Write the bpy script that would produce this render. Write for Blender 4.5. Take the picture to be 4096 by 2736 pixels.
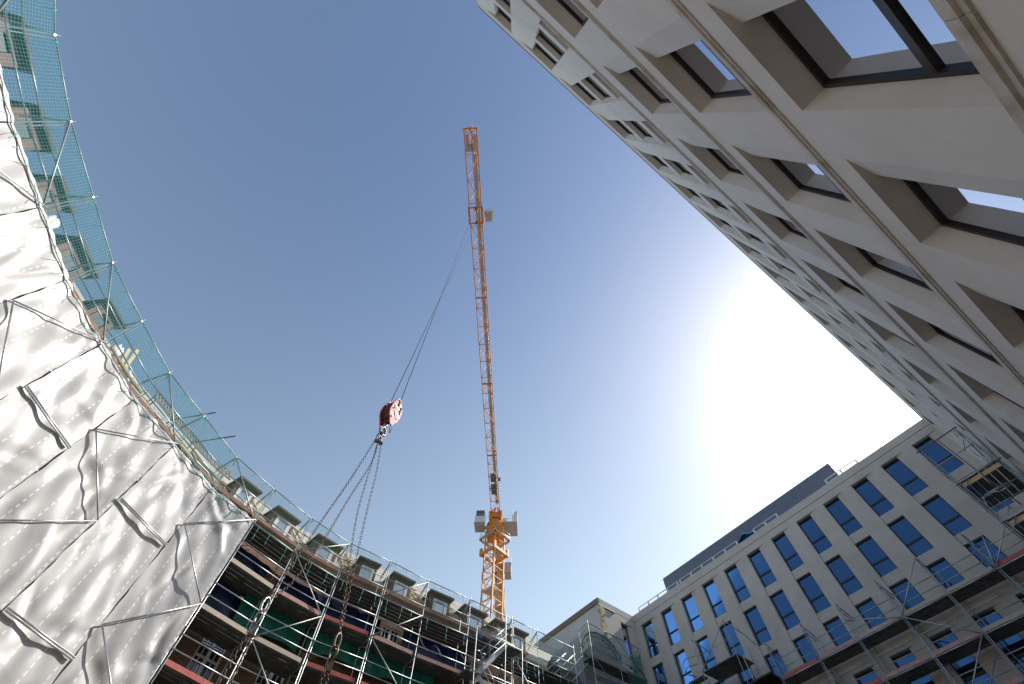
import bpy, math, random
from mathutils import Vector, Matrix
R = math.radians
random.seed(7)
for o in list(bpy.data.objects): bpy.data.objects.remove(o)
S = bpy.context.scene
COL = S.collection
# ------------------------------------------------------------------ camera (the eye is the origin, the ground lies 1.6 m below it)
cam_d = bpy.data.cameras.new('camera'); cam = bpy.data.objects.new('camera', cam_d); COL.objects.link(cam)
cam_d.sensor_width = 36.0; cam_d.lens = 15.712; cam_d.clip_start = 0.05; cam_d.clip_end = 3000
CX = Vector((0.7903, -0.6126, 0.0072)); CD = Vector((0.5499, 0.7035, -0.4495)); CF = Vector((0.2702, 0.3595, 0.8933))
CX.normalize(); CF = (CF - CX * CF.dot(CX)).normalized(); CU = CX.cross(CF) * 1.0
CU = -(CF.cross(CX)).normalized()
M = Matrix((CX, CU, -CF)).transposed().to_4x4()
cam.matrix_world = M
S.camera = cam
# ------------------------------------------------------------------ sky, sun, exposure
SUN = Vector((0.747, -0.097, 0.657)).normalized()
W = bpy.data.worlds.new("World"); S.world = W; W.use_nodes = True
wn = W.node_tree.nodes; wl = W.node_tree.links
sky = wn.new('ShaderNodeTexSky'); sky.sky_type = 'NISHITA'; sky.sun_disc = False
sky.sun_elevation = math.asin(SUN.z); sky.sun_rotation = math.atan2(SUN.x, SUN.y)
sky.air_density = 1.0; sky.dust_density = 0.9; sky.ozone_density = 1.0; sky.altitude = 100
wl.new(sky.outputs[0], wn['Background'].inputs[0]); wn['Background'].inputs[1].default_value = 0.11
# thin ground haze that whitens the sky low down on the sun's side
tcw = wn.new('ShaderNodeTexCoord'); sxw = wn.new('ShaderNodeSeparateXYZ'); wl.new(tcw.outputs['Generated'], sxw.inputs[0])
def wmath(op, a, b):
    n = wn.new('ShaderNodeMath'); n.operation = op; n.use_clamp = False
    for i, t in enumerate((a, b)):
        if isinstance(t, (int, float)): n.inputs[i].default_value = t
        elif t is not None: wl.new(t, n.inputs[i])
    return n.outputs[0]
dotn = wn.new('ShaderNodeVectorMath'); dotn.operation = 'DOT_PRODUCT'; dotn.inputs[1].default_value = SUN; wl.new(tcw.outputs['Generated'], dotn.inputs[0])
low = wmath('POWER', wmath('SUBTRACT', 1.0, wmath('MAXIMUM', sxw.outputs[2], 0.0)), 1.2)
near = wmath('POWER', wmath('MULTIPLY', wmath('ADD', dotn.outputs['Value'], 1.0), 0.5), 2.0)
hz = wn.new('ShaderNodeBackground'); hz.inputs[0].default_value = (1.0, 1.0, 0.42, 1); wl.new(wmath('MULTIPLY', wmath('MULTIPLY', low, near), 0.40), hz.inputs[1])
addw = wn.new('ShaderNodeAddShader'); wl.new(wn['Background'].outputs[0], addw.inputs[0]); wl.new(hz.outputs[0], addw.inputs[1]); wl.new(addw.outputs[0], wn['World Output'].inputs[0])
sl = bpy.data.lights.new('sun', 'SUN'); sl.energy = 3.6; sl.angle = R(0.53); sl.color = (1.0, 0.955, 0.89)
so = bpy.data.objects.new('sun', sl); COL.objects.link(so); so.rotation_euler = SUN.to_track_quat('Z', 'Y').to_euler()
S.view_settings.view_transform = 'Standard'; S.view_settings.look = 'None'; S.view_settings.gamma = 1
S.view_settings.use_curve_mapping = False; S.view_settings.exposure = 0.82
S.cycles.max_bounces = 8; S.cycles.transparent_max_bounces = 24
GZ = -1.6

# ------------------------------------------------------------------ helpers
class MB:
    def __init__(s): s.v = []; s.f = []; s.uv = []; s.sm = []
    def face(s, pts, uv=None, smooth=False):
        n = len(s.v); s.v += [tuple(p) for p in pts]; s.f.append(tuple(range(n, n + len(pts))))
        s.uv.append(uv if uv else [(0, 0)] * len(pts)); s.sm.append(smooth)
    def box(s, c, a, b, d):
        c, a, b, d = Vector(c), Vector(a), Vector(b), Vector(d)
        P = lambda i, j, k: c + a * i + b * j + d * k
        la, lb, ld = a.length * 2, b.length * 2, d.length * 2
        for q, (x, y) in (([(-1,-1,-1),(-1,1,-1),(1,1,-1),(1,-1,-1)], (lb, la)), ([(-1,-1,1),(1,-1,1),(1,1,1),(-1,1,1)], (la, lb)),
                  ([(-1,-1,-1),(1,-1,-1),(1,-1,1),(-1,-1,1)], (la, ld)), ([(-1,1,-1),(-1,1,1),(1,1,1),(1,1,-1)], (ld, la)),
                  ([(-1,-1,-1),(-1,-1,1),(-1,1,1),(-1,1,-1)], (ld, lb)), ([(1,-1,-1),(1,1,-1),(1,1,1),(1,-1,1)], (lb, ld))):
            s.face([P(*t) for t in q], [(0, 0), (x, 0), (x, y), (0, y)])
    def abox(s, x0, x1, y0, y1, z0, z1):
        s.box(((x0+x1)/2, (y0+y1)/2, (z0+z1)/2), ((x1-x0)/2, 0, 0), (0, (y1-y0)/2, 0), (0, 0, (z1-z0)/2))
    def beam(s, p, q, w, h, up=(0, 0, 1)):
        p, q = Vector(p), Vector(q); d = q - p; u = Vector(up); r = d.cross(u)
        if r.length < 1e-5: r = d.cross(Vector((1, 0, 0)))
        r.normalize(); u = r.cross(d).normalized()
        s.box((p + q) / 2, d / 2, r * w / 2, u * h / 2)
    def tube(s, p, q, r, n=7, cap=True, r2=None):
        p, q = Vector(p), Vector(q); d = (q - p)
        if d.length < 1e-6: return
        a = d.orthogonal().normalized(); b = d.normalized().cross(a); r2 = r if r2 is None else r2
        i0 = len(s.v); L = d.length
        for k in range(n):
            t = 2 * math.pi * k / n; e = a * math.cos(t) + b * math.sin(t)
            s.v.append(tuple(p + e * r)); s.v.append(tuple(q + e * r2))
        for k in range(n):
            k2 = (k + 1) % n
            s.f.append((i0 + 2*k, i0 + 2*k2, i0 + 2*k2 + 1, i0 + 2*k + 1)); s.sm.append(True)
            s.uv.append([(k/n, 0), ((k+1)/n, 0), ((k+1)/n, L), (k/n, L)])
        if cap:
            s.f.append(tuple(i0 + 2*k for k in reversed(range(n)))); s.sm.append(False); s.uv.append([(0, 0)] * n)
            s.f.append(tuple(i0 + 2*k + 1 for k in range(n))); s.sm.append(False); s.uv.append([(0, 0)] * n)
    def path(s, pts, r, n=6):
        for a, b in zip(pts, pts[1:]): s.tube(a, b, r, n)
    def torus(s, c, ax, ay, ra, rb, r, n=10, m=5, arc=(0, 1)):
        """oval ring in the plane ax, ay"""
        c, ax, ay = Vector(c), Vector(ax).normalized(), Vector(ay).normalized(); az = ax.cross(ay); full = arc == (0, 1)
        i0 = len(s.v); N = n if full else n + 1
        for i in range(N):
            t = 2 * math.pi * (arc[0] + (arc[1] - arc[0]) * i / n)
            o = c + ax * ra * math.cos(t) + ay * rb * math.sin(t); rd = (ax * math.cos(t) * rb + ay * math.sin(t) * ra).normalized()
            for j in range(m):
                w = 2 * math.pi * j / m; s.v.append(tuple(o + rd * r * math.cos(w) + az * r * math.sin(w)))
        for i in range(n):
            i2 = (i + 1) % N
            for j in range(m):
                j2 = (j + 1) % m
                s.f.append((i0 + i*m + j, i0 + i2*m + j, i0 + i2*m + j2, i0 + i*m + j2)); s.sm.append(True); s.uv.append([(0, 0)] * 4)
    def grid(s, fn, nu, nv, uvfn=None, smooth=True):
        i0 = len(s.v)
        for i in range(nu + 1):
            for j in range(nv + 1): s.v.append(tuple(fn(i / nu, j / nv)))
        g = lambda i, j: i0 + i * (nv + 1) + j
        for i in range(nu):
            for j in range(nv):
                s.f.append((g(i, j), g(i+1, j), g(i+1, j+1), g(i, j+1))); s.sm.append(smooth)
                q = [(i/nu, j/nv), ((i+1)/nu, j/nv), ((i+1)/nu, (j+1)/nv), (i/nu, (j+1)/nv)]
                s.uv.append([uvfn(*t) for t in q] if uvfn else q)
    def ball(s, c, rx, ry, rz, n=12, m=8, z0=-1.0, ax=None):
        c = Vector(c); A = ax or (Vector((1,0,0)), Vector((0,1,0)), Vector((0,0,1)))
        t0 = math.asin(z0)
        s.grid(lambda a, b: c + A[0]*rx*math.cos(2*math.pi*a)*math.cos(t0+(math.pi/2-t0)*b) + A[1]*ry*math.sin(2*math.pi*a)*math.cos(t0+(math.pi/2-t0)*b) + A[2]*rz*math.sin(t0+(math.pi/2-t0)*b), n, m)
    def build(s, name, mat, parent=None):
        me = bpy.data.meshes.new(name); me.from_pydata(s.v, [], s.f)
        ul = me.uv_layers.new(name='UVMap'); i = 0
        flat = []
        for u in s.uv:
            for t in u: flat += [t[0], t[1]]
        ul.data.foreach_set('uv', flat)
        me.polygons.foreach_set('use_smooth', s.sm)
        me.materials.append(mat); me.update()
        o = bpy.data.objects.new(name, me); COL.objects.link(o)
        if parent: o.parent = parent; o.matrix_parent_inverse = parent.matrix_basis.inverted()
        return o
def root(name, label, cat, loc=(0, 0, 0), group=None):
    o = bpy.data.objects.new(name, None); COL.objects.link(o); o.location = loc; o.empty_display_size = 0.3
    return tag(o, label, cat, group)
def tag(o, label, cat, group=None):
    o['label'] = label; o['category'] = cat
    if group: o['group'] = group
    return o
def structure(o): o['kind'] = 'structure'; return o

# ------------------------------------------------------------------ materials
def newmat(name):
    m = bpy.data.materials.new(name); m.use_nodes = True; nt = m.node_tree
    return m, nt, nt.nodes['Principled BSDF'], nt.nodes['Material Output']
def N(nt, t, **kw):
    n = nt.nodes.new(t)
    for k, v in kw.items(): setattr(n, k, v)
    return n
def noisy(name, c1, c2, scale=3.0, rough=0.7, bump=0.0, bscale=60.0, metal=0.0, detail=6, stretch=(1, 1, 1), spec=0.4, c3=None, s3=0.6):
    m, nt, b, out = newmat(name)
    tc = N(nt, 'ShaderNodeTexCoord'); mp = N(nt, 'ShaderNodeMapping'); mp.inputs['Scale'].default_value = stretch
    nt.links.new(tc.outputs['Object'], mp.inputs[0])
    nz = N(nt, 'ShaderNodeTexNoise'); nz.inputs['Scale'].default_value = scale; nz.inputs['Detail'].default_value = detail; nz.inputs['Roughness'].default_value = 0.65
    nt.links.new(mp.outputs[0], nz.inputs['Vector'])
    cr = N(nt, 'ShaderNodeValToRGB'); cr.color_ramp.elements[0].position = 0.32; cr.color_ramp.elements[1].position = 0.68
    cr.color_ramp.elements[0].color = (*c1, 1); cr.color_ramp.elements[1].color = (*c2, 1)
    nt.links.new(nz.outputs[0], cr.inputs[0]); colout = cr.outputs[0]
    if c3:
        n3 = N(nt, 'ShaderNodeTexNoise'); n3.inputs['Scale'].default_value = s3; n3.inputs['Detail'].default_value = 8; nt.links.new(tc.outputs['Object'], n3.inputs['Vector'])
        r3 = N(nt, 'ShaderNodeValToRGB'); r3.color_ramp.elements[0].position = 0.52; r3.color_ramp.elements[1].position = 0.72; nt.links.new(n3.outputs[0], r3.inputs[0])
        mx = N(nt, 'ShaderNodeMixRGB'); mx.inputs[2].default_value = (*c3, 1); nt.links.new(r3.outputs[0], mx.inputs[0]); nt.links.new(colout, mx.inputs[1]); colout = mx.outputs[0]
    nt.links.new(colout, b.inputs['Base Color'])
    b.inputs['Roughness'].default_value = rough; b.inputs['Metallic'].default_value = metal; b.inputs['Specular IOR Level'].default_value = spec
    if bump:
        n2 = N(nt, 'ShaderNodeTexNoise'); n2.inputs['Scale'].default_value = bscale; n2.inputs['Detail'].default_value = 4
        nt.links.new(mp.outputs[0], n2.inputs['Vector'])
        bp = N(nt, 'ShaderNodeBump'); bp.inputs['Strength'].default_value = bump; bp.inputs['Distance'].default_value = 0.02
        nt.links.new(n2.outputs[0], bp.inputs['Height']); nt.links.new(bp.outputs[0], b.inputs['Normal'])
    return m
def glass(name, refl, base, tint=(1, 1, 1), wav=0.0):
    m, nt, b, out = newmat(name)
    b.inputs['Base Color'].default_value = (*base, 1); b.inputs['Roughness'].default_value = 0.3; b.inputs['Specular IOR Level'].default_value = 0.0
    gl = N(nt, 'ShaderNodeBsdfGlossy'); gl.inputs['Roughness'].default_value = 0.015; gl.inputs['Color'].default_value = (*tint, 1)
    lw = N(nt, 'ShaderNodeFresnel'); lw.inputs['IOR'].default_value = 1.55
    mr = N(nt, 'ShaderNodeMapRange'); mr.inputs['To Min'].default_value = refl; mr.inputs['To Max'].default_value = 1.0
    nt.links.new(lw.outputs[0], mr.inputs['Value'])
    mx = N(nt, 'ShaderNodeMixShader'); nt.links.new(mr.outputs[0], mx.inputs[0]); nt.links.new(b.outputs[0], mx.inputs[1]); nt.links.new(gl.outputs[0], mx.inputs[2])
    if wav:
        tc = N(nt, 'ShaderNodeTexCoord'); nz = N(nt, 'ShaderNodeTexNoise'); nz.inputs['Scale'].default_value = 0.9; nt.links.new(tc.outputs['Object'], nz.inputs['Vector'])
        bp = N(nt, 'ShaderNodeBump'); bp.inputs['Strength'].default_value = wav; bp.inputs['Distance'].default_value = 0.05
        nt.links.new(nz.outputs[0], bp.inputs['Height']); nt.links.new(bp.outputs[0], gl.inputs['Normal'])
    nt.links.new(mx.outputs[0], out.inputs[0]); return m
def brick_mat(name, c1, c2, mortar, bw=0.24, bh=0.075):
    m, nt, b, out = newmat(name)
    tc = N(nt, 'ShaderNodeTexCoord'); br = N(nt, 'ShaderNodeTexBrick'); br.inputs['Scale'].default_value = 1.0
    br.inputs['Color1'].default_value = (*c1, 1); br.inputs['Color2'].default_value = (*c2, 1); br.inputs['Mortar'].default_value = (*mortar, 1)
    br.inputs['Brick Width'].default_value = bw; br.inputs['Row Height'].default_value = bh; br.inputs['Mortar Size'].default_value = 0.008
    nt.links.new(tc.outputs['UV'], br.inputs['Vector'])
    nz = N(nt, 'ShaderNodeTexNoise'); nz.inputs['Scale'].default_value = 1.3; nz.inputs['Detail'].default_value = 7; nt.links.new(tc.outputs['Object'], nz.inputs['Vector'])
    mx = N(nt, 'ShaderNodeMixRGB', blend_type='MULTIPLY'); mx.inputs[0].default_value = 0.7
    cr = N(nt, 'ShaderNodeValToRGB'); cr.color_ramp.elements[0].color = (.45, .42, .4, 1); cr.color_ramp.elements[1].color = (1.2, 1.1, 1.0, 1); cr.color_ramp.elements[0].position = .3; cr.color_ramp.elements[1].position = .7
    nt.links.new(nz.outputs[0], cr.inputs[0]); nt.links.new(br.outputs[0], mx.inputs[1]); nt.links.new(cr.outputs[0], mx.inputs[2])
    nt.links.new(mx.outputs[0], b.inputs['Base Color']); b.inputs['Roughness'].default_value = 0.85; return m
def stripe_mat(name, c1, c2, period, axis=0, width=0.5, rough=0.6, metal=0.0, bump=0.4, noise=0.35):
    """bands along UV axis: ribs of a plank, corrugation, boards, slats"""
    m, nt, b, out = newmat(name)
    tc = N(nt, 'ShaderNodeTexCoord'); sp = N(nt, 'ShaderNodeSeparateXYZ'); nt.links.new(tc.outputs['UV'], sp.inputs[0])
    d = N(nt, 'ShaderNodeMath', operation='DIVIDE'); d.inputs[1].default_value = period; nt.links.new(sp.outputs[axis], d.inputs[0])
    fr = N(nt, 'ShaderNodeMath', operation='FRACT'); nt.links.new(d.outputs[0], fr.inputs[0])
    cr = N(nt, 'ShaderNodeValToRGB'); e = cr.color_ramp.elements; e[0].position = width; e[0].color = (*c1, 1); e[1].position = min(1, width + 0.12); e[1].color = (*c2, 1)
    nt.links.new(fr.outputs[0], cr.inputs[0])
    nz = N(nt, 'ShaderNodeTexNoise'); nz.inputs['Scale'].default_value = 2.5; nz.inputs['Detail'].default_value = 8; nt.links.new(tc.outputs['Object'], nz.inputs['Vector'])
    rr = N(nt, 'ShaderNodeValToRGB'); rr.color_ramp.elements[0].color = (1-noise,)*3 + (1,); rr.color_ramp.elements[1].color = (1+noise*.4,)*3 + (1,); rr.color_ramp.elements[0].position = .3; rr.color_ramp.elements[1].position = .7
    nt.links.new(nz.outputs[0], rr.inputs[0])
    mx = N(nt, 'ShaderNodeMixRGB', blend_type='MULTIPLY'); mx.inputs[0].default_value = 1.0; nt.links.new(cr.outputs[0], mx.inputs[1]); nt.links.new(rr.outputs[0], mx.inputs[2])
    nt.links.new(mx.outputs[0], b.inputs['Base Color']); b.inputs['Roughness'].default_value = rough; b.inputs['Metallic'].default_value = metal
    if bump:
        bp = N(nt, 'ShaderNodeBump'); bp.inputs['Strength'].default_value = bump; bp.inputs['Distance'].default_value = 0.01
        nt.links.new(cr.outputs[0], bp.inputs['Height']); nt.links.new(bp.outputs[0], b.inputs['Normal'])
    return m
def net_mat(name, col, cell, cw, film, filmcol):
    m, nt, b, out = newmat(name)
    tc = N(nt, 'ShaderNodeTexCoord'); sp = N(nt, 'ShaderNodeSeparateXYZ'); nt.links.new(tc.outputs['UV'], sp.inputs[0])
    ms = []
    for a in (0, 1):
        d = N(nt, 'ShaderNodeMath', operation='DIVIDE'); d.inputs[1].default_value = cell; nt.links.new(sp.outputs[a], d.inputs[0])
        fr = N(nt, 'ShaderNodeMath', operation='FRACT'); nt.links.new(d.outputs[0], fr.inputs[0])
        lt = N(nt, 'ShaderNodeMath', operation='LESS_THAN'); lt.inputs[1].default_value = cw / cell; nt.links.new(fr.outputs[0], lt.inputs[0]); ms.append(lt)
    mxm = N(nt, 'ShaderNodeMath', operation='MAXIMUM'); nt.links.new(ms[0].outputs[0], mxm.inputs[0]); nt.links.new(ms[1].outputs[0], mxm.inputs[1])
    b.inputs['Base Color'].default_value = (*col, 1); b.inputs['Roughness'].default_value = 0.8
    dfm = N(nt, 'ShaderNodeBsdfDiffuse'); dfm.inputs[0].default_value = (*filmcol, 1)
    trl = N(nt, 'ShaderNodeBsdfTranslucent'); trl.inputs[0].default_value = (*filmcol, 1)
    fm = N(nt, 'ShaderNodeMixShader'); fm.inputs[0].default_value = .55; nt.links.new(dfm.outputs[0], fm.inputs[1]); nt.links.new(trl.outputs[0], fm.inputs[2])
    tr = N(nt, 'ShaderNodeBsdfTransparent')
    f1 = N(nt, 'ShaderNodeMixShader'); f1.inputs[0].default_value = film; nt.links.new(tr.outputs[0], f1.inputs[1]); nt.links.new(fm.outputs[0], f1.inputs[2])
    f2 = N(nt, 'ShaderNodeMixShader'); nt.links.new(mxm.outputs[0], f2.inputs[0]); nt.links.new(f1.outputs[0], f2.inputs[1]); nt.links.new(b.outputs[0], f2.inputs[2])
    nt.links.new(f2.outputs[0], out.inputs[0]); return m
def sheet_mat():
    m, nt, b, out = newmat('white_sheeting')
    tc = N(nt, 'ShaderNodeTexCoord'); sp = N(nt, 'ShaderNodeSeparateXYZ'); nt.links.new(tc.outputs['UV'], sp.inputs[0])
    # sewn reinforcement bands every 0.62 m across, broken into dashes down the sheet
    d = N(nt, 'ShaderNodeMath', operation='DIVIDE'); d.inputs[1].default_value = 0.64; nt.links.new(sp.outputs[0], d.inputs[0])
    fr = N(nt, 'ShaderNodeMath', operation='FRACT'); nt.links.new(d.outputs[0], fr.inputs[0])
    lt = N(nt, 'ShaderNodeMath', operation='LESS_THAN'); lt.inputs[1].default_value = 0.075; nt.links.new(fr.outputs[0], lt.inputs[0])
    d2 = N(nt, 'ShaderNodeMath', operation='DIVIDE'); d2.inputs[1].default_value = 0.21; nt.links.new(sp.outputs[1], d2.inputs[0])
    fr2 = N(nt, 'ShaderNodeMath', operation='FRACT'); nt.links.new(d2.outputs[0], fr2.inputs[0])
    lt2 = N(nt, 'ShaderNodeMath', operation='LESS_THAN'); lt2.inputs[1].default_value = 0.55; nt.links.new(fr2.outputs[0], lt2.inputs[0])
    ml = N(nt, 'ShaderNodeMath', operation='MULTIPLY'); nt.links.new(lt.outputs[0], ml.inputs[0]); nt.links.new(lt2.outputs[0], ml.inputs[1])
    nz = N(nt, 'ShaderNodeTexNoise'); nz.inputs['Scale'].default_value = 0.9; nz.inputs['Detail'].default_value = 6; nt.links.new(tc.outputs['Object'], nz.inputs['Vector'])
    cr = N(nt, 'ShaderNodeValToRGB'); cr.color_ramp.elements[0].color = (.42, .41, .405, 1); cr.color_ramp.elements[1].color = (.53, .52, .515, 1); cr.color_ramp.elements[0].position = .3; cr.color_ramp.elements[1].position = .65
    nt.links.new(nz.outputs[0], cr.inputs[0])
    mx = N(nt, 'ShaderNodeMixRGB'); mx.inputs[2].default_value = (.74, .73, .72, 1); nt.links.new(ml.outputs[0], mx.inputs[0]); nt.links.new(cr.outputs[0], mx.inputs[1])
    nt.links.new(mx.outputs[0], b.inputs['Base Color']); b.inputs['Roughness'].default_value = 0.42; b.inputs['Specular IOR Level'].default_value = 0.45
    n2 = N(nt, 'ShaderNodeTexNoise'); n2.inputs['Scale'].default_value = 3; n2.inputs['Detail'].default_value = 3; n2.inputs['Roughness'].default_value = .6; nt.links.new(tc.outputs['Object'], n2.inputs['Vector'])
    bp = N(nt, 'ShaderNodeBump'); bp.inputs['Strength'].default_value = 0.14; bp.inputs['Distance'].default_value = 0.03; nt.links.new(n2.outputs[0], bp.inputs['Height']); nt.links.new(bp.outputs[0], b.inputs['Normal'])
    tl = N(nt, 'ShaderNodeBsdfTranslucent'); tl.inputs[0].default_value = (.7, .7, .7, 1); mxs = N(nt, 'ShaderNodeMixShader'); mxs.inputs[0].default_value = .12
    nt.links.new(b.outputs[0], mxs.inputs[1]); nt.links.new(tl.outputs[0], mxs.inputs[2]); nt.links.new(mxs.outputs[0], out.inputs[0]); return m

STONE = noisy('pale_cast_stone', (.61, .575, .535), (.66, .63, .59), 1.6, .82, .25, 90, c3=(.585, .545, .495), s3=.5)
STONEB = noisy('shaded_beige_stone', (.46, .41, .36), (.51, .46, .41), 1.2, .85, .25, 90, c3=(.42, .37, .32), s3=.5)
LEDGE = noisy('ledge_stone', (.50, .47, .43), (.58, .55, .51), 5, .85, .4, 50, c3=(.36, .31, .24), s3=2.2)
BRONZE = noisy('dark_bronze_frame', (.030, .026, .023), (.040, .035, .031), 8, .42, metal=.3)
GLA = glass('clear_window_glass', .08, (.010, .012, .012), (.62, .68, .80), .03)
GLB = glass('blue_window_glass', .13, (.003, .008, .018), (.28, .56, .95), .04)
GLW = glass('sash_glass', .12, (.02, .025, .03))
GLD = glass('dormer_glass', .35, (.25, .30, .34))
GALV = noisy('galvanised_steel', (.42, .43, .43), (.58, .59, .59), 14, .38, metal=.75, c3=(.30, .31, .30), s3=3)
GALVG = noisy('weathered_galvanised', (.30, .34, .32), (.44, .47, .45), 10, .5, metal=.5)
DECK = stripe_mat('ribbed_deck_steel', (.20, .20, .185), (.075, .075, .07), .105, 1, .62, .6, .35)
TOE_B = noisy('bare_toe_board', (.42, .35, .27), (.55, .47, .38), 4, .8, stretch=(1, 1, 6))
TOE_R = noisy('red_toe_board', (.42, .10, .075), (.55, .17, .13), 5, .75)
TOE_P = noisy('faded_pink_toe_board', (.46, .24, .20), (.58, .36, .31), 5, .8)
BRICK = brick_mat('brown_brick', (.20, .115, .07), (.27, .16, .10), (.22, .19, .16))
REDBRICK = brick_mat('red_eaves_tile', (.34, .12, .075), (.44, .18, .12), (.20, .13, .10), .3, .12)
WHITEP = noisy('white_painted_timber', (.70, .70, .69), (.80, .80, .79), 6, .5)
DORM = stripe_mat('brown_dormer_boards', (.17, .085, .06), (.09, .045, .032), .14, 0, .88, .7)
DORMR = stripe_mat('red_dormer_boards', (.30, .045, .04), (.17, .03, .03), .14, 0, .88, .7)
TIMBER = noisy('sawn_timber', (.55, .40, .22), (.68, .52, .31), 5, .75, stretch=(1, 1, 5))
BATTEN = stripe_mat('roof_battens', (.58, .47, .30), (.26, .20, .12), .11, 1, .62, .8)
ROOFB = noisy('grey_roof_board', (.36, .34, .30), (.47, .44, .39), 2, .85, c3=(.28, .24, .18), s3=1.2)
FOIL = noisy('white_foil', (.72, .72, .72), (.86, .86, .86), 5, .4, .7, 12)
SHEET = sheet_mat()
TEAL = noisy('teal_cord', (.03, .38, .33), (.08, .52, .47), 20, .7)
GREEN = noisy('green_net_cord', (.03, .16, .09), (.05, .24, .14), 20, .8)
NETL = net_mat('teal_debris_net', (.13, .36, .36), .10, .0042, .27, (.03, .24, .27))
NETR = net_mat('green_safety_net', (.09, .20, .14), .10, .008, .05, (.04, .20, .16))
NETG = net_mat('dark_green_net', (.03, .17, .11), .06, .010, .42, (.015, .12, .08))
NETB = noisy('folded_green_net', (.0, .10, .065), (.01, .20, .13), 6, .6, .6, 20)
BLUEP = noisy('dark_blue_plastic', (.006, .014, .055), (.012, .03, .12), 1.5, .35, .8, 6)
BLUET = noisy('bright_blue_tarp', (.0, .13, .34), (.01, .24, .50), 3, .5, .8, 8)
YELL = noisy('crane_yellow', (.60, .25, .035), (.70, .31, .05), 1.5, .5, c3=(.42, .16, .04), s3=1.5)
YELLD = noisy('crane_orange', (.50, .17, .025), (.60, .22, .03), 1.5, .5)
GREYM = noisy('grey_steel_panel', (.34, .35, .36), (.42, .43, .44), 3, .5)
GREYD = noisy('dark_grey_steel', (.10, .105, .11), (.15, .155, .16), 3, .5)
LIGHTG = noisy('light_grey_paint', (.55, .56, .56), (.63, .64, .64), 3, .5)
CABG = glass('crane_cab_glass', .10, (.03, .04, .05))
CHAIN = noisy('brown_chain_steel', (.09, .065, .05), (.17, .12, .085), 25, .45, metal=.6)
STEEL = noisy('bright_hook_steel', (.20, .20, .20), (.42, .42, .42), 10, .28, metal=.85)
REDP = noisy('hook_block_red', (.42, .05, .055), (.52, .08, .085), 6, .5)
WHITES = noisy('white_stripe', (.74, .71, .68), (.82, .79, .76), 6, .55)
DARKR = noisy('dark_red_inside', (.07, .012, .014), (.11, .02, .02), 6, .6)
ROPE = noisy('wire_rope', (.03, .03, .035), (.05, .05, .055), 30, .6)
PENT = stripe_mat('blue_grey_cladding', (.13, .15, .19), (.10, .115, .15), .6, 0, .95, .5, .2, noise=.12)
WINGW = noisy('grey_render', (.44, .44, .43), (.50, .50, .485), .8, .9, .2, 70, c3=(.41, .40, .385), s3=.4)
QUOIN = noisy('rough_yellow_stone', (.42, .35, .20), (.58, .51, .36), 5, .95, .9, 18, c3=(.14, .10, .06), s3=3)
COPE = noisy('brown_coping', (.17, .12, .085), (.23, .17, .12), 4, .85)
ARCH = noisy('grey_arch_stone', (.24, .245, .24), (.31, .315, .305), 3, .9, .4, 40)
GROUND = noisy('dusty_yard', (.17, .125, .085), (.22, .165, .115), .6, .9, .3, 20)
DARKW = noisy('dark_soffit_timber', (.035, .025, .02), (.06, .045, .035), 4, .85)

# ------------------------------------------------------------------ ground
g = MB(); g.face([(-600, -600, GZ), (600, -600, GZ), (600, 600, GZ), (-600, 600, GZ)]); structure(g.build('ground', GROUND))

# ------------------------------------------------------------------ facades with splayed openings
def facade(mb, mp, u0, u1, z0, z1, ops, ubreaks=(), k=1.0):
    us = sorted(set([u0, u1] + [o['a'] for o in ops] + [o['b'] for o in ops] + [u for u in ubreaks if u0 < u < u1]))
    zs = sorted(set([z0, z1] + [o['z0'] for o in ops] + [o['z1'] for o in ops]))
    cov = set()
    for i in range(len(us) - 1):
        um = (us[i] + us[i+1]) / 2
        for j in range(len(zs) - 1):
            zm = (zs[j] + zs[j+1]) / 2
            if any(o['a'] < um < o['b'] and o['z0'] < zm < o['z1'] for o in ops): continue
            a, b, c, d = us[i], us[i+1], zs[j], zs[j+1]
            mb.face([mp(a, 0, c), mp(b, 0, c), mp(b, 0, d), mp(a, 0, d)], [(a*k, c), (b*k, c), (b*k, d), (a*k, d)])
    for o in ops:
        a, b, c, d, D = o['a'], o['b'], o['z0'], o['z1'], o['D']; sw, sd = o.get('sw', 0), o.get('sd', 0)
        if sw:
            out = [(a, 0), (b, 0), (b, D), (a + sw, D), (a + sw, sd)]
            mb.face([mp(a, 0, c), mp(a + sw, sd, c), mp(a + sw, sd, d), mp(a, 0, d)]); mb.face([mp(a+sw, sd, c), mp(a+sw, D, c), mp(a+sw, D, d), mp(a+sw, sd, d)])
        else:
            out = [(a, 0), (b, 0), (b, D), (a, D)]
            mb.face([mp(a, 0, c), mp(a, D, c), mp(a, D, d), mp(a, 0, d)])
        mb.face([mp(b, D, c), mp(b, 0, c), mp(b, 0, d), mp(b, D, d)])
        mb.face([mp(u, e, d) for u, e in out]); mb.face([mp(u, e, c) for u, e in reversed(out)])
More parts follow.
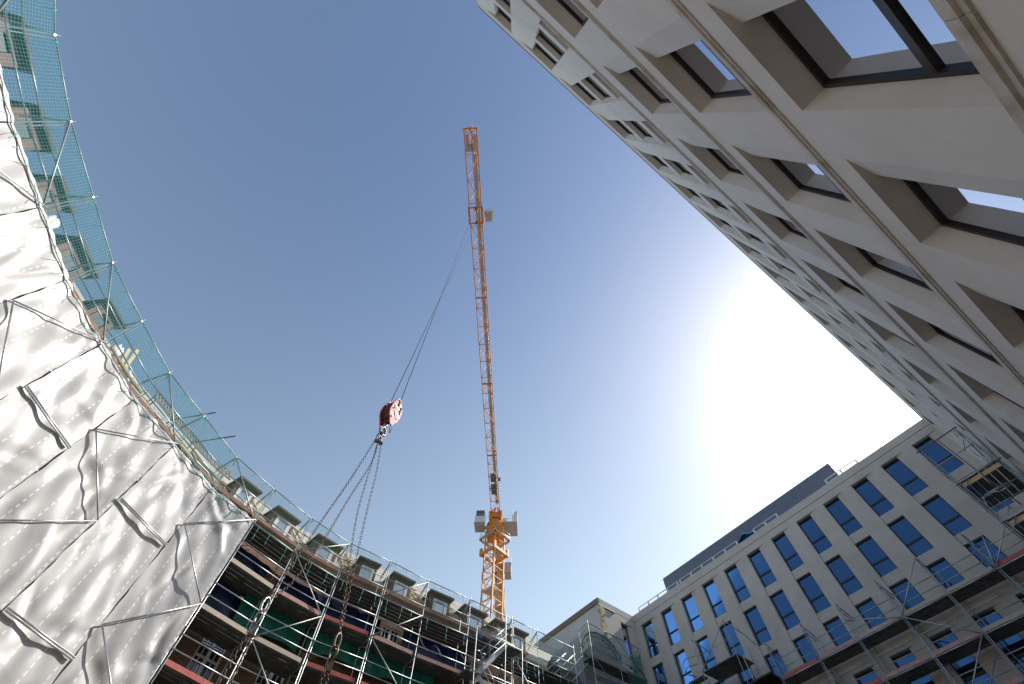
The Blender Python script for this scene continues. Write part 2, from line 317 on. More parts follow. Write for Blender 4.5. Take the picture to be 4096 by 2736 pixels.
def window(parent, mp, a, b, z0, z1, D, fmat, gmat, transom=None, fw=.065, mull=None, bars=None, pd=.045, gname='pane', weep=False):
    """frame ring set at depth D with one pane behind it, optional transom, mullion and glazing bars"""
    f = MB()
    def bar(ua, ub, za, zb, d0, d1):
        P = lambda u, d, z: mp(u, d, z)
        q = [P(ua, d0, za), P(ub, d0, za), P(ub, d0, zb), P(ua, d0, zb)]; r = [P(ua, d1, za), P(ub, d1, za), P(ub, d1, zb), P(ua, d1, zb)]
        f.face(q)
        for i in range(4): f.face([q[i], r[i], r[(i+1) % 4], q[(i+1) % 4]])
    bar(a, b, z1 - fw, z1, D, D + pd + .01); bar(a, b, z0, z0 + fw, D, D + pd + .01)
    bar(a, a + fw, z0 + fw, z1 - fw, D, D + pd + .01); bar(b - fw, b, z0 + fw, z1 - fw, D, D + pd + .01)
    for t in (transom or []): bar(a + fw, b - fw, t - fw * .9, t + fw * .9, D + .004, D + pd + .01)
    for u in (mull or []): bar(u - fw * .45, u + fw * .45, z0 + fw, z1 - fw, D + .006, D + pd + .01)
    for u in (bars[0] if bars else []): bar(u - .016 * bars[2], u + .016 * bars[2], z0 + fw, z1 - fw, D + .012, D + pd + .01)
    for t in (bars[1] if bars else []): bar(a + fw, b - fw, t - .016, t + .016, D + .014, D + pd + .01)
    o = f.build('window', fmat, parent)
    p = MB(); p.face([mp(a + .01, D + pd, z0 + .01), mp(b - .01, D + pd, z0 + .01), mp(b - .01, D + pd, z1 - .01), mp(a + .01, D + pd, z1 - .01)])
    p.build(gname, gmat, o)
    if weep:
        w = MB()
        for t in (transom or []):
            for u in (a + (b - a) * .22, b - .1): 
                w.face([mp(u - .03, D - .002, t - .03), mp(u + .03, D - .002, t - .03), mp(u + .03, D - .002, t - .006), mp(u - .03, D - .002, t - .006)])
        w.build('drain_cap', DARKW, o)
    return o
def ledge(parent, mp, u0, u1, zb, p=.055, h=.13, nm='ledge', mat=None):
    m = MB(); pr = [(0, zb - .07), (-p * .45, zb - .065), (-p * .45, zb - .012), (-p, zb), (-p, zb + h), (0, zb + h + .015)]
    n = max(1, int((u1 - u0) / 2.98)); 
    for i in range(n):
        a = u0 + (u1 - u0) * i / n + .004; b = u0 + (u1 - u0) * (i + 1) / n - .004
        for q, r in zip(pr, pr[1:]): m.face([mp(a, q[0], q[1]), mp(b, q[0], q[1]), mp(b, r[0], r[1]), mp(a, r[0], r[1])])
        for e in (a, b): m.face([mp(e, q[0], q[1]) for q in pr])
    return m.build(nm, mat or LEDGE, parent)

YA = -2.47; XB = 32.59
# ---- office building along the right of the picture
bA = root('office_building', 'pale stone office building with splayed window reveals, its facade looming at the upper right', 'building', (14, -8, GZ))
mA = lambda u, d, z: Vector((u, YA - d, z))
opsA = []
rowsA = [(0.34, 3.05), (4.04, 6.93), (7.74, 10.746), (11.58, 14.50)]
for z0, z1 in rowsA:
    for kx in range(-1, 11):
        a = 1.09 + 2.972 * kx; opsA.append(dict(a=a, b=a + 1.975, z0=z0, z1=z1, D=.34, sw=.53, sd=.14, kind='w'))
NA = [(-3.53, -2.15)] + [(-1.775 + 2.285 * i, -1.775 + 2.285 * i + 1.905) for i in range(15)]
NA = [n for n in NA if n[1] < XB]
for a, b in NA: opsA.append(dict(a=a, b=b, z0=15.72, z1=23.52, D=.265, sw=.72 if b - a > 1.5 else .45, sd=.095, kind='n'))
w = MB(); facade(w, mA, -4.0, XB + .3, GZ, 24.0, opsA)
w.face([(-4.0, YA, GZ), (-4.0, YA, 24.0), (-4.0, -14, 24.0), (-4.0, -14, GZ)])
w.abox(-3.99, 46, -14, YA - .47, GZ, 23.9)
w.build('wall', STONE, bA)
c = MB(); c.abox(-4.005, XB + .3, YA - .6, YA + .005, 24.03, 24.5); c.abox(-4.005, -3.4, -14, YA - .6, 24.03, 24.5); c.build('parapet', STONE, bA)
c = MB(); c.abox(-4.03, XB - .02, YA - .62, YA + .03, 24.505, 24.56); c.build('roof_capping', GREYD, bA)
c = MB(); c.abox(-3.4, 46, -14, YA - .6, 23.95, 24.05); c.build('roof', GREYM, bA)
for zb in (3.88, 7.57, 11.42, 15.54): ledge(bA, mA, -4.0, XB - .01, zb)
for o in opsA:
    if o['kind'] == 'w':
        tr = {4.04: 5.14, 7.74: 8.97, 11.58: 12.75, .34: 1.4}[o['z0']]
        if o['z0'] < 1 and o['a'] > 9: continue
        window(bA, mA, o['a'] + .53, o['b'], o['z0'], o['z1'], .34, BRONZE, GLA, [tr], weep=(o['a'] < 10 and o['z0'] > 1))
    else:
        a, b = o['a'] + o['sw'], o['b']
        s = MB()
        for z0, z1 in ((17.40, 18.06), (20.42, 21.03)):
            s = MB(); s.face([mA(a, .10, z0), mA(b, .10, z0), mA(b, .10, z1), mA(a, .10, z1)])
            s.face([mA(a, .10, z0), mA(a, .30, z0), mA(b, .30, z0), mA(b, .10, z0)]); s.face([mA(a, .10, z1), mA(b, .10, z1), mA(b, .30, z1), mA(a, .30, z1)])
            s.build('spandrel', STONE, bA)
        for z0, z1 in ((15.72, 17.40), (18.06, 20.42), (21.03, 23.52)): window(bA, mA, a, b, z0, z1, .265, BRONZE, GLA, fw=.055)
# ---- block across the end of the yard, with its side wing
bB = root('courtyard_block', 'stone courtyard block at lower right, tall blue reflecting windows between slanting piers', 'building', (39, 11, GZ))
mB = lambda u, d, z: Vector((XB + d, u, z))
opsB = []
colB = [1.52 + 2.269 * kx for kx in range(-1, 11)]
for y in colB:
    opsB.append(dict(a=max(y - 1.75, -2.46), b=y, z0=15.05, z1=23.49, D=.24, sw=.64 if y > 0 else .60, sd=.09, kind='n'))
    for z0, z1 in ((11.4, 14.33), (7.6, 10.6), (3.9, 6.9)): opsB.append(dict(a=max(y - 1.6, -2.46), b=y, z0=z0, z1=z1, D=.28, sw=.48, sd=.1, kind='w'))
w = MB(); facade(w, mB, YA, 24.85, GZ, 23.995, opsB); w.abox(XB + .4, 46, YA - .5, 34, GZ, 23.9)
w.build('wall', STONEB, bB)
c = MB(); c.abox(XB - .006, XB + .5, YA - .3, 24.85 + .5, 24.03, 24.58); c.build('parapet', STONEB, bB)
c = MB(); c.abox(XB + .5, 46, YA - .5, 34, 23.95, 24.1); c.build('roof', GREYM, bB)
ledge(bB, mB, YA, 24.84, 14.57, .05, .2); ledge(bB, mB, YA, 24.84, 10.85, .05, .15); ledge(bB, mB, YA, 24.84, 7.15, .05, .15)
for o in opsB:
    a, b = o['a'] + o['sw'], o['b']
    if o['kind'] == 'w':
        if o['z0'] < 7 or o['a'] > 14: continue
        window(bB, mB, a, b, o['z0'], o['z1'], .28, BRONZE, GLB, [o['z0'] + 1.0], fw=.06)
    else:
        s = MB()
        for z0, z1 in ((17.245, 17.85), (20.21, 20.82)):
            s = MB(); s.face([mB(b, .09, z0), mB(a, .09, z0), mB(a, .09, z1), mB(b, .09, z1)])
            s.face([mB(a, .09, z0), mB(b, .09, z0), mB(b, .30, z0), mB(a, .30, z0)]); s.face([mB(a, .09, z1), mB(a, .30, z1), mB(b, .30, z1), mB(b, .09, z1)])
            s.build('spandrel', STONEB, bB)
        for z0, z1, t in ((15.05, 17.245, 15.9), (17.85, 20.21, 18.72), (20.82, 23.49, 21.77)):
            if b > 24 and z0 < 17: continue
            window(bB, mB, a, b, z0, z1, .24, BRONZE, GLB, [t], fw=.06)
# wing
mW = lambda u, d, z: Vector((-u, 24.85 + d, z))
opW = [dict(a=-32.34, b=-30.75, z0=15.05, z1=23.42, D=.24, sw=.64, sd=.09)]
w = MB(); facade(w, mW, -32.6, -28.42, GZ, 23.995, opW)
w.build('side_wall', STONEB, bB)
s = MB()
for z0, z1 in ((17.245, 17.85), (20.1, 20.7)):
    s.face([mW(-31.70, .09, z0), mW(-30.75, .09, z0), mW(-30.75, .09, z1), mW(-31.70, .09, z1)]); s.face([mW(-31.70, .09, z0), mW(-31.70, .3, z0), mW(-30.75, .3, z0), mW(-30.75, .09, z0)])
s.build('spandrel', STONEB, bB)
for z0, z1 in ((15.05, 17.245), (17.85, 20.1), (20.7, 23.42)): window(bB, mW, -31.70, -30.75, z0, z1, .24, BRONZE, GLA, fw=.06)
w = MB(); w.abox(28.6, 33.2, 25.3, 42, GZ, 23.95); w.face([(28.42, 24.85, GZ), (28.42, 24.85, 24.1), (28.42, 42, 24.1), (28.42, 42, GZ)])
w.build('end_wall', WINGW, bB)
c = MB(); c.abox(28.5, XB + .2, 24.844, 25.3, 24.03, 24.58); c.build('parapet', STONEB, bB)
c = MB(); c.abox(28.30, 28.499, 24.82, 42, 24.12, 24.56); c.build('coping', COPE, bB)
c = MB(); c.abox(28.2, 30.2, 24.74, 24.845, 23.88, 23.99); c.build('gutter', GREYD, bB)
c = MB(); rq = random.Random(3)
z = 20.9
while z < 23.7:
    h = rq.uniform(.22, .42); e = rq.uniform(-.16, .22); p = rq.uniform(.03, .12)
    c.box((28.50 + e * .4, 24.86 - p * .5, z + h / 2), (.18 + e * .5, 0, rq.uniform(-.01, .01)), (0, .10 + p * .6, 0), (0, 0, h / 2 - .012)); z += h
c.build('quoin', QUOIN, bB)
# penthouse, railings
c = MB(); c.abox(36, 44, 4.3, 22.85, 24.05, 28.58); c.build('penthouse', PENT, bB)
c = MB(); c.abox(35.98, 36.0, 18.9, 20.8, 26.5, 27.7); c.build('vent_opening', GREYD, bB)
def railing(parent, ya, yb, x=XB + .3, z=24.58, h=.55):
    m = MB(); n = max(1, round((yb - ya) / 1.3))
    m.beam((x, ya, z + h), (x, yb, z + h), .05, .05); m.beam((x, ya, z + h * .45), (x, yb, z + h * .45), .03, .03)
    for i in range(n + 1):
        y = ya + (yb - ya) * i / n; m.abox(x - .03, x + .03, y - .06, y + .06, z, z + h - .026)
    return m.build('roof_railing', LIGHTG, parent)
for ya, yb in ((19.6, 24.2), (13.2, 19.3), (9.3, 11.5), (2.4, 4.9)): railing(bB, ya, yb)
m = MB()
for y in (-1.4, .6): m.tube((XB + .2, y, 24.58), (XB + .2, y, 24.82), .025); m.ball((XB + .2, y, 24.87), .05, .05, .05, 8, 6)
m.build('lightning_rod', STEEL, bB)
rt = random.Random(5)
m = MB()
def tarpf(a, b):
    y = 11.3 + 2.6 * a; hh = (math.sin(math.pi * min(1, a * 1.15)) ** .5) * 0.95
    if a > .9: hh *= .6
    return Vector((XB + .42 + 1.0 * b + .05 * math.sin(9 * a + 5 * b), y, 24.6 + hh * math.sin(math.pi * (.25 + .75 * b)) * (1 + .12 * math.sin(17 * a))))
m.grid(tarpf, 24, 10); tag(m.build('blue_tarpaulin', BLUET), 'crumpled bright blue tarpaulin lying behind the roof parapet', 'tarpaulin')

# ------------------------------------------------------------------ crescent: measured line of the outer scaffold standards
PN = [(-12.77, 6.99), (-11.74, 9.26), (-10.46, 11.36), (-9.19, 13.45), (-7.51, 15.28), (-5.79, 17.03), (-3.75, 18.38), (-1.62, 19.78), (.67, 20.60), (3.08, 21.31),
      (5.58, 21.73), (8.11, 21.65), (10.66, 21.71), (13.52, 21.60), (16.55, 21.55), (18.50, 21.55), (21.45, 21.50)]
CC = (8.285, -.166); RR = 22.14
for i in (-1, -2, -3):
    a = R(161.2 - 6.43 * i); PN.insert(0, (CC[0] + RR * math.cos(a), CC[1] + RR * math.sin(a)))
PN += [(24.2, 21.5), (27.0, 21.5)]
OFF = 3
def node(i): return Vector((*PN[i + OFF], 0))
def spline(t):
    t = max(-2.999, min(len(PN) - OFF - 1.001, t)); i = math.floor(t); f = t - i
    g = lambda k: node(max(-3, min(len(PN) - OFF - 1, k)))
    a, b, c, d = g(i - 1), g(i), g(i + 1), g(i + 2)
    return .5 * ((2*b) + (c - a) * f + (2*a - 5*b + 4*c - d) * f * f + (3*b - a - 3*c + d) * f ** 3)
def outward(t):
    e = spline(t + .05) - spline(t - .05); n = Vector((-e.y, e.x, 0)).normalized(); return n      # away from the yard
def at(t, off, z):
    p = spline(t) + outward(t) * off; return Vector((p.x, p.y, z))
def nat(i, off, z):
    p = node(i) + outward(i) * off; return Vector((p.x, p.y, z))
SC = 2.52
# ---- brick crescent building
bC = root('brick_building', 'curved brown brick building under a half stripped mansard roof, wrapped in scaffolding', 'building', (2, 26, GZ))
mC = lambda u, d, z: at(u, 1.55 + d, z)
DORMERS = [-.72, .27, 1.2, 2.1, 3.02, 3.93, 7.78, 8.78, 9.8, 10.74, 11.68, 12.62, 13.45, 14.22, 14.93]
opsC = []
for t in [x - .0 for x in (8.78, 9.8, 10.74, 11.68, 12.62, 13.45, 14.3, 15.1, 16.0)]:
    for z0, z1 in ((12.6, 14.4), (8.85, 10.8), (5.2, 7.1), (1.5, 3.4)): opsC.append(dict(a=t - .2, b=t + .2, z0=z0, z1=z1, D=.14))
w = MB(); facade(w, mC, -2.9, 17.9, GZ, 15.9, opsC, [i * .25 for i in range(-12, 72)], SC); w.build('wall', BRICK, bC)
for o in opsC:
    if o['z0'] < 5: continue
    a, b = o['a'], o['b']; k = (b - a)
    f = MB()
    def bar(ua, ub, za, zb, d0, d1):
        q = [mC(ua, d0, za), mC(ub, d0, za), mC(ub, d0, zb), mC(ua, d0, zb)]; r_ = [mC(ua, d1, za), mC(ub, d1, za), mC(ub, d1, zb), mC(ua, d1, zb)]
        f.face(q)
        for i in range(4): f.face([q[i], r_[i], r_[(i+1) % 4], q[(i+1) % 4]])
    e = .028; z0, z1 = o['z0'], o['z1']
    for ua, ub in ((a, a + e), (b - e, b), ((a+b)/2 - e * .9, (a+b)/2 + e * .9)): bar(ua, ub, z0, z1, .05, .14)
    for za, zb in ((z0, z0 + .07), (z1 - .07, z1), (z0 + (z1-z0)*.66 - .035, z0 + (z1-z0)*.66 + .035)): bar(a, b, za, zb, .054, .14)
    for h in ((a + (a+b)/2) / 2, (b + (a+b)/2) / 2): bar(h - .006, h + .006, z0, z1, .075, .14)
    for h in (.33,): bar(a, b, z0 + (z1-z0)*h - .014, z0 + (z1-z0)*h + .014, .078, .14)
    wo = f.build('window', WHITEP, bC)
    p = MB(); p.face([mC(a, .12, z0), mC(b, .12, z0), mC(b, .12, z1), mC(a, .12, z1)]); p.build('pane', GLW, wo)
ev = MB()
pr = [(1.55, 15.9), (1.42, 15.95), (1.42, 16.12), (1.60, 16.22)]
ts = [-2.9 + i * .2 for i in range(int(18.2 / .2) + 1)]
for t0, t1 in zip(ts, ts[1:]):
    for (o0, z0), (o1, z1) in zip(pr, pr[1:]): ev.face([at(t0, o0, z0), at(t1, o0, z0), at(t1, o1, z1), at(t0, o1, z1)], [(t0*SC, z0), (t1*SC, z0), (t1*SC, z1), (t0*SC, z1)])
ev.build('eaves', REDBRICK, bC)
def roofp(o): return 16.22 + (o - 1.6) * (.97)
def roofstrip(t0, t1, o0, o1, mat, nm, lift=0, dz0=0):
    m = MB(); n = max(1, int((t1 - t0) / .2))
    for i in range(n):
        a = t0 + (t1 - t0) * i / n; b = t0 + (t1 - t0) * (i + 1) / n; L0 = (o0 - 1.6) * 1.4; L1 = (o1 - 1.6) * 1.4
        m.face([at(a, o0, roofp(o0) + lift), at(b, o0, roofp(o0) + lift), at(b, o1, roofp(o1) + lift), at(a, o1, roofp(o1) + lift)], [(a*SC, L0), (b*SC, L0), (b*SC, L1), (a*SC, L1)])
    return m.build(nm, mat, bC)
roofstrip(-2.9, 17.9, 1.6, 6.4, ROOFB, 'roof')
m = MB()
for t0, t1 in zip(ts, ts[1:]): m.face([at(t0, 6.4, roofp(6.4)), at(t1, 6.4, roofp(6.4)), at(t1, 11.5, 16), at(t0, 11.5, 16)]); m.face([at(t0, 11.5, 16), at(t1, 11.5, 16), at(t1, 11.5, GZ), at(t0, 11.5, GZ)])
m.build('rear_roof', ROOFB, bC)
for t0, t1, o0, o1 in ((5.05, 5.6, 1.65, 2.4), (6.1, 6.75, 1.65, 2.6), (7.05, 7.45, 1.65, 3.0), (8.2, 8.45, 1.65, 2.8), (9.2, 9.5, 2.0, 3.4), (10.2, 10.5, 2.2, 3.4), (6.0, 6.7, 2.9, 3.6), (5.0, 5.5, 2.5, 3.0)):
    roofstrip(t0, t1, o0, o1, BATTEN, 'roof_battens', .04)
rf = random.Random(11)
for t0, t1, o0, o1 in ((5.5, 5.72, 2.1, 2.45), (5.66, 5.95, 1.9, 2.3), (5.75, 5.98, 2.45, 2.85), (6.02, 6.2, 2.2, 2.6), (6.85, 7.1, 2.0, 2.6), (6.9, 7.05, 2.75, 3.0), (7.18, 7.3, 2.7, 3.0), (5.45, 5.6, 2.6, 2.9), (6.78, 6.95, 2.7, 2.95), (5.62, 5.72, 2.95, 3.25), (5.78, 5.9, 2.95, 3.25), (5.95, 6.05, 2.95, 3.25)):
    roofstrip(t0, t1, o0, o1, FOIL, 'membrane_patch', .07)
m = MB()
for t in [10.25, 10.42, 12.0, 12.15, 12.3, 12.98, 13.08, 13.18, 13.82, 13.95, 14.5, 14.6, 8.3, 9.25, 9.4]:
    m.beam(at(t, 1.7, roofp(1.7) + .09), at(t + .04, 5.5, roofp(5.5) + .09), .08, .06)
for t0, t1 in ((10.15, 10.55), (11.95, 12.35), (12.92, 13.22), (13.75, 14.05), (14.42, 14.7)):
    for o in (2.1, 2.7, 3.3, 3.9): m.beam(at(t0, o, roofp(o) + .14), at(t1, o, roofp(o) + .14), .06, .05)
m.build('rafter', TIMBER, bC)
# low timber framing round the stripped bays
m = MB()
for t in [4.55, 4.75, 5.02, 6.78, 7.15, 7.4]: m.beam(at(t, 1.65, 16.3), at(t, 2.5, roofp(2.5) + .12), .10, .08)
for t0, t1, o, dz in ((4.4, 5.2, 1.7, .2), (6.75, 7.5, 2.65, .1), (6.75, 7.4, 1.75, .25)): 
    n = 4
    for i in range(n): m.beam(at(t0 + (t1-t0)*i/n, o, roofp(o) + dz), at(t0 + (t1-t0)*(i+1)/n, o, roofp(o) + dz), .10, .08)
m.build('roof_framing', noisy('old_timber', (.30, .20, .10), (.42, .30, .16), 5, .85), bC)
def dormer(t, bmat=DORM, top=17.4, bright=True, hw=.24):
    """boarded dormer: front face, cheeks, flat overhanging roof; window and pane as sub-parts"""
    f0 = 1.72; zb = 15.7
    m = MB(); Q = lambda u, d, z: at(t + u, f0 + d, z)
    wa, wb, wz0, wz1 = -.135, .135, 15.9, 17.0
    ops = [dict(a=wa, b=wb, z0=wz0, z1=wz1, D=.06)]
    facade(m, lambda u, d, z: Q(u, d, z), -hw, hw, zb, top - .1, ops, (), SC)
    dep = (top - 16.2) / .97 + .3
    for s in (-hw, hw): m.face([Q(s, 0, zb), Q(s, dep, zb), Q(s, dep, top - .1), Q(s, 0, top - .1)], [(0, zb), (dep, zb), (dep, top), (0, top)])
    o = m.build('dormer', bmat, bC)
    r_ = MB(); h = hw + .05
    for z in (top - .1, top): r_.face([Q(-h, -.22, z), Q(h, -.22, z), Q(h, dep, z), Q(-h, dep, z)], [(0, 0), (1.4, 0), (1.4, 1), (0, 1)])
    for a_, b_ in (((-h, -.22), (h, -.22)), ((h, -.22), (h, dep)), ((-h, dep), (-h, -.22))): r_.face([Q(*a_, top - .1), Q(*b_, top - .1), Q(*b_, top), Q(*a_, top)])
    r_.build('dormer_roof', stripe_mat('dormer_soffit', (.11, .065, .045), (.055, .03, .02), .12, 0, .85, .8) if not bpy.data.materials.get('dormer_soffit') else bpy.data.materials['dormer_soffit'], o)
    k = MB()
    def bar(ua, ub, za, zc, d0, d1):
        q = [Q(ua, d0, za), Q(ub, d0, za), Q(ub, d0, zc), Q(ua, d0, zc)]; r2 = [Q(ua, d1, za), Q(ub, d1, za), Q(ub, d1, zc), Q(ua, d1, zc)]
        k.face(q)
        for i in range(4): k.face([q[i], r2[i], r2[(i+1) % 4], q[(i+1) % 4]])
    e = .034
    bar(wa - .03, wa + e, wz0, wz1 + .05, -.03, .05); bar(wb - e, wb + .03, wz0, wz1 + .05, -.03, .05); bar(wa + e, wb - e, wz1 - .04, wz1 + .05, -.028, .05); bar(wa + e, wb - e, wz0, wz0 + .08, -.028, .05)
    k.build('dormer_frame', WHITEP if bright else bmat, o)
    p = MB(); p.face([Q(wa, .05, wz0), Q(wb, .05, wz0), Q(wb, .05, wz1), Q(wa, .05, wz1)]); p.build('pane', GLD if bright else GLW, o)
    return o
for i, t in enumerate(DORMERS): dormer(t, DORMR if i == 13 else DORM, bright=(i > 5))
# grey arched gable closing the crescent beside the courtyard block
m = MB(); n = 20; arc = []
for i in range(n + 1):
    a = math.pi * (.93 - .80 * i / n); arc.append((25.5 - 2.15 * -math.cos(a) * 1.0, 17.75 + 1.95 * math.sin(a)))
for th, y0, y1, sc in ((0, 22.85, 23.5, 1.0),):
    base = [(arc[0][0], 8.0), *arc, (arc[-1][0], 8.0)]
    m.face([(x, y0, z) for x, z in base])
    for (xa, za), (xb, zb) in zip(base, base[1:]): m.face([(xa, y0, za), (xb, y0, zb), (xb, 26, zb), (xa, 26, za)])
m.build('arched_gable', ARCH, bC)
m = MB()
for k_, (r0, r1, y) in enumerate(((.93, 1.02, 22.72), (.80, .88, 22.79))):
    for (xa, za), (xb, zb) in zip(arc, arc[1:]):
        f = lambda x, z, r_: (25.5 + (x - 25.5) * r_, 17.75 + (z - 17.75) * r_)
        A0, A1, B0, B1 = f(xa, za, r0), f(xa, za, r1), f(xb, zb, r0), f(xb, zb, r1)
        m.face([(A0[0], y, A0[1]), (B0[0], y, B0[1]), (B1[0], y, B1[1]), (A1[0], y, A1[1])])
        m.face([(A0[0], y, A0[1]), (A0[0], 22.85, A0[1]), (B0[0], 22.85, B0[1]), (B0[0], y, B0[1])]); m.face([(A1[0], y, A1[1]), (B1[0], y, B1[1]), (B1[0], 22.85, B1[1]), (A1[0], 22.85, A1[1])])
m.build('gable_moulding', ARCH, bC)

# ------------------------------------------------------------------ scaffold on the crescent
L0, TOP = 14.65, 16.65
LV = [14.65, 12.65, 10.65, 8.65, 6.65]
sC = root('facade_scaffold', 'long curved scaffold of galvanised tubes and steel decks along the brick crescent', 'scaffold', (2, 20, GZ))
TR = .0245
def onetube(nm, p, q, par, mat=None, r=TR): 
    m = MB(); m.tube(p, q, r, 8); return m.build(nm, mat or GALV, par)
for i in range(-2, 17):
    m = MB(); m.tube(nat(i, 0, GZ), nat(i, 0, TOP + .18), TR, 8)
    if i <= 11 or i == 14:
        e = (spline(i + .05) - spline(i - .05)).normalized() * .11; m.tube(nat(i, .01, 2.0) + e, nat(i, .01, TOP + .05) + e, TR, 8)
    for z in [TOP] + LV[:4]: m.tube(nat(i, -.045, z - .04), nat(i, .05, z - .04), .036, 6) 
    m.build('standard', GALV, sC)
    if i >= 8:
        onetube('inner_standard', nat(i, .95, GZ), nat(i, .95, L0 - .02 if i not in (11, 13) else 16.0), sC, GALVG)
for i in range(-2, 16):
    onetube('top_rail', nat(i, 0, TOP), nat(i + 1, 0, TOP), sC, GALVG)
    for h in (.5, 1.0): onetube('guard_rail', nat(i, -.005, L0 + h), nat(i + 1, -.005, L0 + h), sC, GALV if i < 8 else GALVG)
    onetube('deck_edge_tube', nat(i, -.02, L0 - .05), nat(i + 1, -.02, L0 - .05), sC, GALVG)
    # bracket from the top of each standard back over the deck
for i in range(-2, 17):
    m = MB(); m.tube(nat(i, 0, TOP - .05), nat(i, .95, TOP - .45), TR, 7); m.tube(nat(i, 0, TOP - .1), nat(i, .95, TOP - .72), TR * .8, 7); m.build('top_bracket', GALVG, sC)
def decks(i, z, par, o0=.05, o1=1.47, fn=nat):
    m = MB(); n = 5; w_ = (o1 - o0) / n
    a0, b0 = fn(i, 0, z), fn(i + 1, 0, z); L = (b0 - a0).length
    for k_ in range(n):
        a, b = o0 + k_ * w_ + .012, o0 + (k_ + 1) * w_ - .012
        lo = [fn(i, a, z - .03), fn(i + 1, a, z - .03), fn(i + 1, b, z - .03), fn(i, b, z - .03)]; hi = [p + Vector((0, 0, .06)) for p in lo]
        m.face(list(reversed(lo)), [(0, b), (L, b), (L, a), (0, a)]); m.face(hi, [(0, a), (L, a), (L, b), (0, b)])
        for q in range(4): m.face([lo[q], lo[(q+1) % 4], hi[(q+1) % 4], hi[q]])
    return m.build('deck', DECK, par)
TOEM = {(8, 1): TOE_B, (9, 1): TOE_P, (10, 1): TOE_R, (11, 1): TOE_P, (12, 1): TOE_P, (13, 1): TOE_B, (8, 2): TOE_B, (9, 2): TOE_B, (10, 2): TOE_R, (11, 2): TOE_R, (12, 2): TOE_P, (8, 3): TOE_R, (9, 3): TOE_P}
for i in range(-2, 16): decks(i, L0, sC)
for i in range(8, 16):
    for l, z in enumerate(LV):
        if l == 0: continue
        if l < 4 or i < 11: decks(i, z, sC)
        if l < 4:
            for h in (.5, 1.0): onetube('guard_rail', nat(i, -.005, z + h), nat(i + 1, -.005, z + h), sC)
            onetube('ledger', nat(i, .95, z + .35), nat(i + 1, .95, z + .35), sC, GALVG)
            m = MB(); a, b = nat(i, .02, z + .1), nat(i + 1, .02, z + .1); d = (b - a).normalized() * .12
            m.beam(a + d, b - d, .03, .17); t_ = TOEM.get((i, l), TOE_B); tb = m.build('toe_board', t_, sC)
            if t_ is TOE_R: tb['label'] = 'red toe board'
for i in range(8, 17):
    for l, z in enumerate(LV[:4]):
        m = MB(); m.tube(nat(i, 0, z - .06), nat(i, 1.35, z - .06), TR, 7); m.tube(nat(i, 0, z - .5), nat(i, .9, z - .08), TR * .8, 7)
        m.build('deck_bracket', GALVG, sC)
for i in range(-2, 8):
    m = MB(); m.tube(nat(i, -.02, L0 - .06), nat(i, 1.35, L0 - .06), TR, 7); m.build('deck_bracket', GALVG, sC)
# zigzag face braces: bay (i, i+1), i odd; on the sheeted part they lie outside the sheets
def brace(i, zi, j, zj):
    o = -.19 if max(i, j) <= 8 and max(zi, zj) <= L0 + .1 else -.06
    onetube('brace', nat(i, o, zi), nat(j, o, zj), sC, GALV if o < -.1 else GALVG, .026)
for i in (-1, 1, 3, 5, 7):
    brace(i, TOP - .1, i + 1, L0); z = L0; at_b = True
    for s in range(6):
        a, b = (i + 1, i) if at_b else (i, i + 1); brace(a, z, b, z - 2); z -= 2; at_b = not at_b
for i in (9, 11):
    brace(i, L0, i + 1, TOP - .1)
z = L0; cur = 9
for s in range(4): brace(cur, z, 19 - cur, z - 2); z -= 2; cur = 19 - cur
z = L0; cur = 12
for s in range(4): brace(cur, z, 23 - cur, z - 2); z -= 2; cur = 23 - cur
z = L0; cur = 14
for s in range(3): brace(cur, z, 29 - cur, z - 2); z -= 2; cur = 29 - cur
for i in (-2, 0, 2, 4, 6):
    for z in (11.6, 7.6, 3.6):
        m = MB(); m.tube(nat(i, -.17, z), nat(i + 1, -.17, z), .027, 8); m.tube(nat(i, -.17, z + .07), nat(i + 1, -.17, z + .07), .027, 8); m.build('outer_rail', GALV, sC)
# stair tower outside bay 13-14
m = MB(); yS = 20.55
for x, z1 in ((13.42, 14.6), (15.35, 15.95), (16.5, 14.7)): m.tube((x, yS, GZ), (x, yS, z1), TR, 8)
m.build('stair_standard', GALV, sC)
for x0, z0, x1, z1 in ((13.75, 12.45, 15.5, 14.4), (13.75, 8.45, 15.5, 10.4), (15.5, 10.45, 13.75, 12.4)):
    m = MB()
    for y in (yS + .08, yS + .72): m.beam((x0, y, z0), (x1, y, z1), .05, .19)
    for k_ in range(9):
        f = (k_ + .5) / 9; x, z = x0 + (x1 - x0) * f, z0 + (z1 - z0) * f; m.abox(x - .10, x + .10, yS + .11, yS + .69, z - .02, z + .02)
    m.build('stair_flight', LIGHTG, sC)
    m = MB()
    for h in (.55, 1.0):
        m.path([(x0 - .35, yS + .02, z0 + h - .05), (x0, yS + .02, z0 + h), (x1, yS + .02, z1 + h), (x1 + .35, yS + .02, z1 + h)], .02)
    m.tube((x0 - .35, yS + .02, z0 + .5), (x0 - .35, yS + .02, z0 + .95), .02); m.build('handrail', GALV, sC)
for z in (12.4, 14.4, 10.4):
    m = MB(); m.abox(15.4, 16.5, yS + .05, yS + .8, z - .03, z + .03); m.build('landing', DECK, sC)
    m = MB(); m.abox(13.0, 13.8, yS + .05, yS + .8, z - 2.03, z - 1.97); m.build('landing', DECK, sC)
m = MB()
for z in (8.4, 10.4, 12.4): m.tube((13.42, yS, z), (15.35, yS, z + 2), TR); m.tube((13.42, yS, z), (16.5, yS, z), TR); m.tube((13.42, yS, z), (13.42, 21.6, z), TR); m.tube((16.5, yS, z), (16.5, 21.55, z), TR); m.tube((15.35, yS, z), (15.35, 21.55, z), TR)
